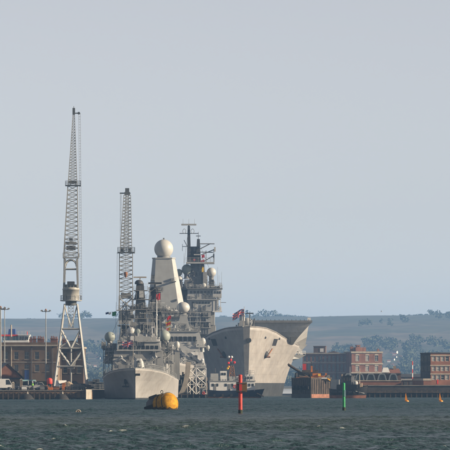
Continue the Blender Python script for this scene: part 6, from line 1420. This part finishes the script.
def white_tender():
    Y = 1136; s_ = Y / F; cx = X(236, Y)
    t = thing('harbour_tender', 'white harbour tender with a navy hull moored under the carrier bow', 'tender', (cx, Y, 0), R(3))
    L = 56.5 * s_
    small_hull(t, L, 5.6, 2.2, 1.75, ['navy_paint', 'rust', 'deck_grey'], .35)
    B = lambda name, mat, p0, p1, py1, py0, y0, y1: MB().box((p0 - 236) * s_, (p1 - 236) * s_, y0, y1, Z(py1, Y), Z(py0, Y)).build(name, mat, t, world=False)
    B('superstructure', 'white_paint', 209.5, 254.5, 391, 381.5, -1.9, 1.9)
    B('forward_house', 'white_paint', 245.5, 253.8, 381.5, 374.5, -1.7, 1.7); B('bridge', 'white_paint', 220, 226.5, 381.5, 371, -1.6, 1.6); B('aft_house', 'pale_grey', 210.5, 218, 381.5, 373.5, -1.5, 1.5)
    B('engine_casing', 'pale_grey', 229, 236, 381.5, 376.5, -1.2, 1.2); B('deck_house', 'pale_grey', 237.5, 244.5, 381.5, 378.5, -1.5, 1.5)
    B('walkway', 'ship_grey', 209, 255.2, 381.45, 380.6, -2.05, 2.05)
    for p0 in (211.5, 216, 224.5, 231, 248, 251.5): B('window', 'glass_dark', p0, p0 + 1.9, 386.4, 383.6, -1.97, -1.91)
    for p0 in (221, 223.6): B('window', 'glass_dark', p0, p0 + 1.9, 375.2, 372.8, -1.67, -1.61)
    for p0 in (246.6, 250): B('window', 'glass_dark', p0, p0 + 2.2, 379, 376.5, -1.77, -1.71)
    for p0 in (213.6, 227.6, 240): B('door', 'mid_grey', p0, p0 + 2.2, 390.8, 384, -1.97, -1.91)
    c = Vector(((234.6 - 236) * s_, -2.0, Z(386.5, Y))); mb = MB(); pr = None
    for k in range(13):
        p = c + Vector((.38 * math.cos(k * math.pi / 6), 0, .38 * math.sin(k * math.pi / 6)))
        if pr is not None: mb.cyl(pr, p, .1, n=6)
        pr = p
    mb.build('lifebuoy', 'post_red', t, world=False)
    def mast(px, pyt, pyb, r_=.12): MB().cyl(((px - 236) * s_, 0, Z(pyb, Y)), ((px - 236) * s_, 0, Z(pyt, Y)), r_, r_ * .6, 8).build('mast', 'mast_grey', t, world=False)
    mast(231, 356.5, 377, .14); mast(215, 368, 374); mast(222, 366, 371.5); mast(250, 370, 375); mast(233.6, 362, 377, .1)
    for py, a in ((357.5, 2.5), (362, 3), (368, 3.2)): MB().bar(((231 - a - 236) * s_, 0, Z(py, Y)), ((231 + a - 236) * s_, 0, Z(py, Y)), .12).build('mast_spreader', 'pale_grey', t, world=False)
    for px, py, m in ((228.4, 363, 'flag_red'), (230.8, 360, 'flag_red'), (234.4, 362.4, 'flag_red'), (228.6, 366.8, 'amber_paint'), (227.6, 368.4, 'flag_yellow'), (231.6, 357, 'white_paint'), (228.8, 357, 'white_paint')):
        MB().sphere(((px - 236) * s_, -.25, Z(py, Y)), .3, 10, 8).box((px - 236) * s_ - .12, (px - 236) * s_ + .12, -.1, .1, Z(py, Y) - .35, Z(py, Y)).build('signal_lamp', m, t, world=False)
    lattice(MB(), quad((232 - 236) * s_, 0, Z(377, Y), .7, .6), quad((232 - 236) * s_, 0, Z(366, Y), .35, .3), 3, .12, .09).build('lattice_mast', 'rust', t, world=False)
    r = random.Random(5)
    for k in range(22):
        px = r.uniform(210, 254); py = r.choice((381, 381, 378, 374)); w_ = r.uniform(.2, .6)
        MB().box((px - 236) * s_ - w_ / 2, (px - 236) * s_ + w_ / 2, -1.4 + r.random(), -.6 + r.random(), Z(381.4, Y), Z(381.4, Y) + r.uniform(.4, 1.3)).build('deck_locker', r.choice(['white_paint', 'pale_grey', 'mid_grey', 'mast_grey']), t, world=False)
    for a, b, py in ((209.5, 220, 381), (226.5, 254, 381), (245.5, 254, 374.5)):
        mb = MB(); n = int((b - a) / 2.4)
        for k in range(n + 1): q = (a + (b - a) * k / n - 236) * s_; mb.bar((q, -2.0, Z(py, Y)), (q, -2.0, Z(py, Y) + .95), .06)
        for f in (.5, .95): mb.bar(((a - 236) * s_, -2.0, Z(py, Y) + f), ((b - 236) * s_, -2.0, Z(py, Y) + f), .045)
        mb.build('railing', 'pale_grey', t, world=False)
    MB().hexa([((256 - 236) * s_, -1.2, 1.2), ((263.5 - 236) * s_, -.9, .25), ((263.5 - 236) * s_, .9, .25), ((256 - 236) * s_, 1.2, 1.2), ((256 - 236) * s_, -1.2, 1.5), ((263.5 - 236) * s_, -.9, .55), ((263.5 - 236) * s_, .9, .55), ((256 - 236) * s_, 1.2, 1.5)]).build('bow_ramp', 'sandstone', t, world=False)
    for k in range(6): MB().cyl((-L / 2 + 1.5 + k * 2.1, -2.85, .75), (-L / 2 + 1.5 + k * 2.1, -2.6, .75), .32, n=12).build('tyre_fender', 'rubber', t, world=False)
white_tender()

def barge():
    Y = 1126; s_ = Y / F; cx = X(311, Y) ; 
    t = thing('work_barge', 'dark rusty work barge with its square corner to the viewer and yellow machinery aboard', 'barge', (cx, Y, 0))
    # plan: corner toward camera at px 311, sides run to px 292 (left) and 331 (right)
    zt = Z(378.5, Y); A = Vector((cx, Y, 0)); Bv = Vector((X(331.5, Y + 6), Y + 6, 0)); Dv = Vector((X(291.5, Y + 7), Y + 7, 0)); Cv = Bv + (Dv - A)
    def ring(z, k=1.0): 
        c = (A + Bv + Cv + Dv) / 4; return [(c.x + (p.x - c.x) * k, c.y + (p.y - c.y) * k, z) for p in (A, Bv, Cv, Dv)]
    MB().loft([ring(-.8, .96), ring(.85, .98), ring(zt, 1.0)]).build('hull', 'barge_rust', t)
    zb0, zb1 = .05, 1.0
    for p, q, nm, m in ((A, Bv, 'boottop', 'boottop_red'), (Dv, A, 'boottop', 'boot_dark')):  # left boottop coloured dark to stand for the shade on that side
        d = (q - p).normalized(); n_ = Vector((d.y, -d.x, 0)); a = p + d * .1; b = q - d * .1
        MB().hexa([a - n_ * .2 + Vector((0, 0, zb0)), b - n_ * .2 + Vector((0, 0, zb0)), b + n_ * .07 + Vector((0, 0, zb0)), a + n_ * .07 + Vector((0, 0, zb0)), a - n_ * .2 + Vector((0, 0, zb1)), b - n_ * .2 + Vector((0, 0, zb1)), b + n_ * .07 + Vector((0, 0, zb1)), a + n_ * .07 + Vector((0, 0, zb1))]).build(nm, m, t)
        for k in range(9):
            c = p.lerp(q, (k + .5) / 9) + n_ * .05; MB().bar(c + Vector((0, 0, 1.05)), c + Vector((0, 0, zt - .2)), .11).build('hull_rib', 'barge_rust', t)
    MB().loft([ring(zt + .01, 1.02), ring(zt + .22, 1.02)]).build('rubbing_strake', 'timber', t)
    dk = zt + .22
    # low deck house, stacks, yellow crawler crane folded over the deck
    MB().box(X(296, Y + 5), X(309, Y + 5), Y + 5, Y + 8, dk, dk + 1.3).build('deckhouse', 'black_paint', t)
    MB().box(X(302, Y + 6), X(318, Y + 6), Y + 6, Y + 9, dk, dk + 1.9).build('machinery_house', 'timber', t)
    P = lambda px, py, yy=Y + 4: W(px, py, yy)
    MB().bar(P(288, 364, Y + 6), P(308, 377), .4).bar(P(288, 365.5, Y + 6), P(308, 378.4), .18).build('derrick_boom', 'timber', t)
    for a, b, m in (((299, 379), (331, 383.5), 'timber'), ((311, 380), (326, 379.2), 'orange_paint'), ((324, 379), (331, 384), 'yellow_paint'), ((296, 380.5), (308, 379.5), 'rust')):
        MB().bar(P(a[0], a[1] - 2.6), P(b[0], b[1] - 2.6), .42).build('excavator_arm', m, t)
    MB().box(X(312.5, Y + 4), X(320.8, Y + 4), Y + 4, Y + 6.5, Z(376, Y + 4), Z(373.4, Y + 4)).build('excavator_body', 'orange_paint', t)
    MB().box(X(318, Y + 3.6), X(320.5, Y + 3.6), Y + 3.6, Y + 3.98, Z(376, Y + 4), Z(374, Y + 4)).build('excavator_cab', 'flag_yellow', t)
    MB().box(X(318.5, Y + 3), X(327, Y + 3), Y + 3, Y + 4.6, Z(381.5 - 2.6, Y + 3), Z(379 - 1.6, Y + 3)).build('white_tank', 'white_paint', t)
    MB().bar(P(311.5, 376), P(311.5, 362, Y + 4), .3).build('mast', 'mast_grey', t); MB().box(X(310.8, Y + 4), X(312.6, Y + 4), Y + 3.7, Y + 3.9, Z(372, Y + 4), Z(366, Y + 4)).build('mast_board', 'orange_paint', t)
    r = random.Random(8)
    for k in range(26):
        px = r.uniform(295, 329); yy = Y + r.uniform(3.5, 7); w_ = r.uniform(.25, .8); x = X(px, yy)
        MB().box(x - w_ / 2, x + w_ / 2, yy, yy + w_, dk, dk + r.uniform(.3, 1.2)).build('deck_gear', r.choice(['rust', 'timber', 'orange_paint', 'black_paint', 'mid_grey', 'sandstone']), t)
    for k in range(5):
        c = Dv.lerp(A, .12 + k * .19); MB().cyl((c.x - .15, c.y - .25, 2.6), (c.x + .15, c.y - .45, 2.6), .55, n=14).build('tyre_fender', 'rubber', t)
    Yr = 1196; t2 = thing('red_signboard', 'tall red signboard on posts behind the work barge', 'sign', (X(304, Yr), Yr, 3.25))
    MB().box(X(302.6, Yr), X(306.2, Yr), Yr - .1, Yr + .1, Z(371.8, Yr), Z(363.8, Yr)).build('panel', 'red_paint', t2)
    for px in (303.2, 305.6): MB().bar((X(px, Yr), Yr + .2, -.0), (X(px, Yr), Yr + .2, Z(364, Yr)), .14).build('post', 'steel_dark', t2)
    t2.location.z = 0
    for c in t2.children: c.location.z += 3.25
barge()
def tug():
    Y = 1112; s_ = Y / F; c0 = 349.5; cx = X(c0, Y)
    t = thing('tug_boat', 'black tug boat with an orange waterline and pale funnel tank right of the barge', 'tug', (cx, Y, 0), R(-22))
    L = 9.6
    small_hull(t, L, 3.9, 3.1, 2.1, ['black_paint', 'boottop_red', 'deck_grey'], .75)
    q = lambda px: (px - c0) * s_ * 1.05
    B = lambda nm, m, p0, p1, py1, py0, y0, y1: MB().box(q(p0), q(p1), y0, y1, Z(py1, Y), Z(py0, Y)).build(nm, m, t, world=False)
    B('deckhouse', 'black_paint', 339, 359, 392, 384.5, -1.3, 1.3); B('wheelhouse', 'mast_grey', 344.5, 353, 384.5, 376.5, -1.1, 1.1)
    B('wheelhouse_roof', 'slate', 344, 353.6, 376.45, 375.6, -1.25, 1.25)
    for p0 in (345.2, 348, 350.6): B('window', 'glass_dark', p0, p0 + 1.9, 381, 377.6, -1.17, -1.11)
    MB().lathe((q(356.3), -.3, Z(386, Y)), [(.42, 0), (.5, .1), (.5, .95), (.42, 1.1), (.15, 1.2)], 16).build('funnel_tank', 'radome_white', t, world=False)
    MB().cyl((q(359.4), .2, Z(392, Y)), (q(359.4), .2, Z(368.5, Y)), .13, .09, 8).build('mast', 'stone_trim', t, world=False)
    MB().bar((q(357.4), .2, Z(374, Y)), (q(361.4), .2, Z(374, Y)), .1).build('mast_spreader', 'stone_trim', t, world=False)
    MB().cyl((q(341.6), 0, Z(386, Y)), (q(341.6), 0, Z(374.2, Y)), .2, .16, 10).build('exhaust_stack', 'sandstone', t, world=False)
    MB().box(q(331.8), q(337.8), -1.0, 1.0, Z(390.5, Y), Z(379.5, Y)).build('winch_cover', 'pale_grey', t, world=False)
    MB().cyl((q(350), 0, Z(375.6, Y)), (q(350), 0, Z(366.5, Y)), .06, .04, 6).build('aerial', 'pale_grey', t, world=False)
    MB().bar((q(358), -1.5, Z(391.2, Y)), (q(365), -.35, Z(393.4, Y)), .22).build('bow_fender', 'white_paint', t, world=False)
    MB().bar((q(334), -1.98, Z(392.0, Y)), (q(356), -1.98, Z(392.0, Y)), .14).build('rubbing_band', 'mid_grey', t, world=False)
    for k in range(6): MB().cyl((-L / 2 + 1.2 + k * 1.3, -2.1, 1.3), (-L / 2 + 1.2 + k * 1.3, -1.85, 1.3), .34, n=12).build('tyre_fender', 'rubber', t, world=False)
    r = random.Random(2)
    for k in range(14):
        px = r.uniform(336, 362); w_ = r.uniform(.15, .4)
        MB().box(q(px) - w_ / 2, q(px) + w_ / 2, -.9 + r.random(), -.3 + r.random(), Z(391, Y), Z(391, Y) + r.uniform(.6, 2.0)).build('deck_gear', r.choice(['mast_grey', 'rust', 'sandstone', 'black_paint', 'mid_grey']), t, world=False)
tug()
def ferry():
    Y = 1320; s_ = Y / F
    t = thing('white_ferry', 'white ship with a red stripe and blue funnel showing above the storehouse roof', 'ship', (X(8, Y), Y, 0))
    MB().box(X(-40, Y), X(30.5, Y), Y + .5, Y + 14, -1, Z(352, Y)).build('hull', 'navy_paint', t)
    MB().box(X(-38, Y), X(29.3, Y), Y + .6, Y + 12, Z(351.9, Y), Z(342.8, Y)).build('lower_superstructure', 'white_paint', t)
    MB().box(X(3.0, Y), X(28.8, Y), Y + .2, Y + 11, Z(342.7, Y), Z(340.4, Y)).build('bridge_deck', 'white_paint', t)
    frustum(MB(), (X(18.5, Y), X(27.6, Y)), (X(18, Y), X(29.4, Y)), (Y + .8, Y + 8), (Y + .5, Y + 8), Z(340.3, Y), Z(335.4, Y)).build('bridge', 'white_paint', t)
    for a in (19.3, 21.8, 24.6, 26.6):
        MB().poly([W(a, 340, Y + .44), W(a + 1.6, 340, Y + .44), W(a + 2.1, 336.4, Y + .44), W(a + .5, 336.4, Y + .44)], (0, .2, 0)).build('bridge_window', 'glass_dark', t)
    MB().box(X(2, Y), X(17.9, Y), Y + 3, Y + 9, Z(340.3, Y), Z(336.2, Y)).build('lounge', 'teal_paint', t)
    for k in range(5): MB().box(X(3 + k * 3, Y), X(3.5 + k * 3, Y), Y + 2.8, Y + 2.95, Z(340.2, Y), Z(336.3, Y)).build('lounge_mullion', 'white_paint', t)
    MB().box(X(-6, Y), X(19, Y), Y + 2.5, Y + 10, Z(336.1, Y), Z(334.4, Y)).build('red_roof_stripe', 'post_red', t)
    MB().box(X(17.6, Y), X(29.8, Y), Y + .3, Y + 8.2, Z(335.3, Y), Z(334.6, Y)).build('bridge_roof', 'white_paint', t)
    frustum(MB(), (X(7.4, Y), X(14.8, Y)), (X(8, Y), X(14.4, Y)), (Y + 4, Y + 8), (Y + 4.4, Y + 7.6), Z(334.3, Y), Z(328.8, Y)).build('funnel', 'blue_paint', t)
    MB().cyl(W(11.2, 342, Y + 1.6), W(11.2, 324.8, Y + 1.6), .26, .2, 10).build('mast', 'stone_trim', t)
    MB().cyl(W(27.2, 334.6, Y + 3), W(27.2, 331.6, Y + 3), .14, n=8).build('signal_mast', 'post_red', t)
    railing(t, [W(18, 334.6, Y + .4), W(29.6, 334.6, Y + .4)], 1.0, .04, 1, 'white_paint')
ferry()

# ---------------------------------------------------------------- buoys and beacons
def buoys():
    # big mooring buoy
    Y = 580; s_ = Y / F; cx = X(164, Y)
    t = thing('mooring_buoy', 'large yellow and black barrel shaped mooring buoy floating in front of the frigate', 'buoy', (cx, Y, 0), R(-40))
    t.rotation_euler = (0, R(-13), R(-48))
    r_ = 1.36; n = 40; zc = .62
    def ring(x, r, k=1.0): return [(x, r * math.cos(2 * math.pi * i / n), zc + r * k * math.sin(2 * math.pi * i / n)) for i in range(n)]
    MB().loft([ring(-1.9, r_ * .9), ring(-1.8, r_ * .98), ring(-.45, r_)], smooth=True).build('dark_drum', 'black_paint', t, world=False)
    MB().loft([ring(-.44, r_ * 1.01), ring(.3, r_ * 1.01), ring(1.0, r_ * 1.0), ring(1.5, r_ * .9), ring(1.85, r_ * .66), ring(2.02, r_ * .3)], smooth=True).stain(.42).build('yellow_end', ['yellow_paint', 'weed_brown'], t, world=False)
    for xx, rr in ((.25, r_ * 1.03), (1.2, r_ * .985)):
        mb = MB(); pr = None
        for k in range(29):
            p = (xx, rr * math.cos(2 * math.pi * k / 28), zc + rr * math.sin(2 * math.pi * k / 28))
            if pr: mb.cyl(pr, p, .05, n=6)
            pr = p
        mb.build('chafe_hoop', 'black_paint', t, world=False)
    MB().box(-1.9, -1.0, -1.1, 1.1, zc - .2, zc + .75).build('timber_block', 'timber', t, world=False)
    MB().box(-1.7, -.1, -.75, .75, zc + r_ * .8, zc + r_ * 1.06).build('top_plate', 'black_paint', t, world=False)
    MB().box(-2.1, -.5, -1.42, 1.42, -.25, .82).build('fender_belt', 'rubber', t, world=False)
    mb = MB(); pr = None
    for k in range(13):
        p = (.1 + .22 * math.cos(k * math.pi / 6), 0, zc + r_ * 1.1 + .16 + .2 * math.sin(k * math.pi / 6))
        if pr: mb.cyl(pr, p, .05, n=6)
        pr = p
    mb.build('mooring_ring', 'steel_dark', t, world=False)
    # red pile with daymark
    Y = 494; s_ = Y / F; cx = X(240.4, Y); zt = Z(375.2, Y)
    t = thing('channel_pile', 'red channel marker pile with a square brown board in front of the tender', 'channel marker', (cx, Y, 0))
    MB().cyl((cx, Y, -2), (cx, Y, zt), .215, .2, 18).lathe((cx, Y, zt), [(.2, 0), (.12, .06)], 18).build('pile', 'post_red', t)
    MB().lathe((cx, Y, -.5), [(.23, 0), (.235, .85), (.225, .95)], 18).build('weed_collar', 'weed_green', t)
    MB().box(X(236.2, Y), X(239.2, Y), Y - .32, Y + .1, Z(392.4, Y), Z(382.2, Y)).build('daymark_board', 'black_paint', t); MB().box(X(242.0, Y), X(247, Y), Y - .32, Y + .1, Z(392.0, Y), Z(382.4, Y)).build('daymark_board', 'olive_daymark', t)
    MB().box(X(239.2, Y), X(242.0, Y), Y - .34, Y - .23, Z(391.8, Y), Z(382.6, Y)).build('daymark_spine', 'red_paint', t)
    for py in (383.5, 391): MB().box(X(236.4, Y), X(246.8, Y), Y - .36, Y - .345, Z(py + .35, Y), Z(py - .35, Y)).build('daymark_strap', 'steel_dark', t)
    # green pile
    Y = 552; cx = X(344, Y); zt = Z(383.3, Y)
    t = thing('channel_pile', 'slim green channel marker pile in front of the black tug', 'channel marker', (cx, Y, 0))
    MB().cyl((cx, Y, -2), (cx - .02, Y, zt), .18, .16, 16).lathe((cx - .02, Y, zt), [(.16, 0), (.08, .06)], 16).build('pile', 'green_paint', t)
    MB().lathe((cx, Y, -.5), [(.2, 0), (.2, .8), (.19, .95)], 16).build('weed_collar', 'weed_green', t)
    MB().box(cx + .02, cx + .2, Y - .2, Y - .15, Z(396.5, Y), Z(390, Y)).build('marker_plate', 'teal_paint', t)
    # small yellow can buoys with topmarks
    for px, lab in ((406.3, 'small yellow marker buoy in front of the long low shed'), (440.4, 'small yellow marker buoy in front of the brick annex at the right')):
        Y = 868; s_ = Y / F; cx = X(px, Y)
        t = thing('marker_buoy', lab, 'buoy', (cx, Y, 0), 0, 'small yellow buoys off the right quay')
        MB().lathe((cx + .12, Y, -.3), [(.3, 0), (.38, .25), (.38, .5), (.2, .62)], 16).build('float', 'amber_paint', t)
        MB().poly([(cx - .26, Y - .06, .3), (cx + .22, Y - .06, .3), (cx + .08, Y - .06, 1.0), (cx - .08, Y - .06, 1.55), (cx - .16, Y - .06, 1.5)], (0, .12, 0)).build('dayboard', 'amber_paint', t)
        MB().cyl((cx - .05, Y, .3), (cx - .1, Y, 1.62), .05, .04, 8).build('spar', 'amber_paint', t)
    # small pale ring float far left in the chop
    Y = 520; cx = X(78.2, Y); t = thing('ring_float', 'tiny pale ring shaped float in the open water at left', 'float', (cx, Y, 0))
    mb = MB(); pr = None
    for k in range(17):
        p = (cx + .26 * math.cos(k * math.pi / 8), Y, .08 + .2 * math.sin(k * math.pi / 8))
        if pr: mb.cyl(pr, p, .07, n=6)
        pr = p
    mb.build('ring', 'stone_trim', t); MB().sphere((cx, Y + .1, -.02), .22, 12, 8, zmin=-.5).build('keel_ball', 'sandstone', t)
buoys()

def gull():
    Y = 1500; c = W(381.5, 311.6, Y)
    t = thing('gull', 'tiny gull flying above the ridge right of the carrier', 'bird', c)
    MB().loft([[(c.x + dx, c.y + r_ * math.cos(k * math.pi / 4), c.z + r_ * math.sin(k * math.pi / 4)) for k in range(8)] for dx, r_ in ((-.3, .01), (-.2, .05), (0, .08), (.15, .07), (.24, .05), (.3, .04), (.36, .008))], smooth=True).build('body', 'white_paint', t)
    for sy in (-1, 1): MB().hexa([(c.x - .1, c.y, c.z), (c.x + .1, c.y, c.z), (c.x - .1, c.y + sy * .62, c.z + .34), (c.x - .16, c.y + sy * .6, c.z + .34), (c.x - .1, c.y, c.z + .03), (c.x + .1, c.y, c.z + .03), (c.x - .1, c.y + sy * .62, c.z + .36), (c.x - .16, c.y + sy * .6, c.z + .36)]).build('wing', 'mid_grey', t)
gull()

# ---------------------------------------------------------------- haze
def haze():
    m = bpy.data.materials.new('haze_air'); m.use_nodes = True; n = m.node_tree.nodes; l = m.node_tree.links
    n.remove(n['Principled BSDF']); v = n.new('ShaderNodeVolumePrincipled'); v.inputs['Color'].default_value = (0.28, 0.545, 1.0, 1); v.inputs['Density'].default_value = 0.00009; v.inputs['Anisotropy'].default_value = 0.0
    l.new(v.outputs[0], n['Material Output'].inputs['Volume']); MATS['haze_air'] = m
    MB().box(-4300, 4300, -420, 9700, -4.2, 150).build('haze', 'haze_air', kind='stuff')
haze()
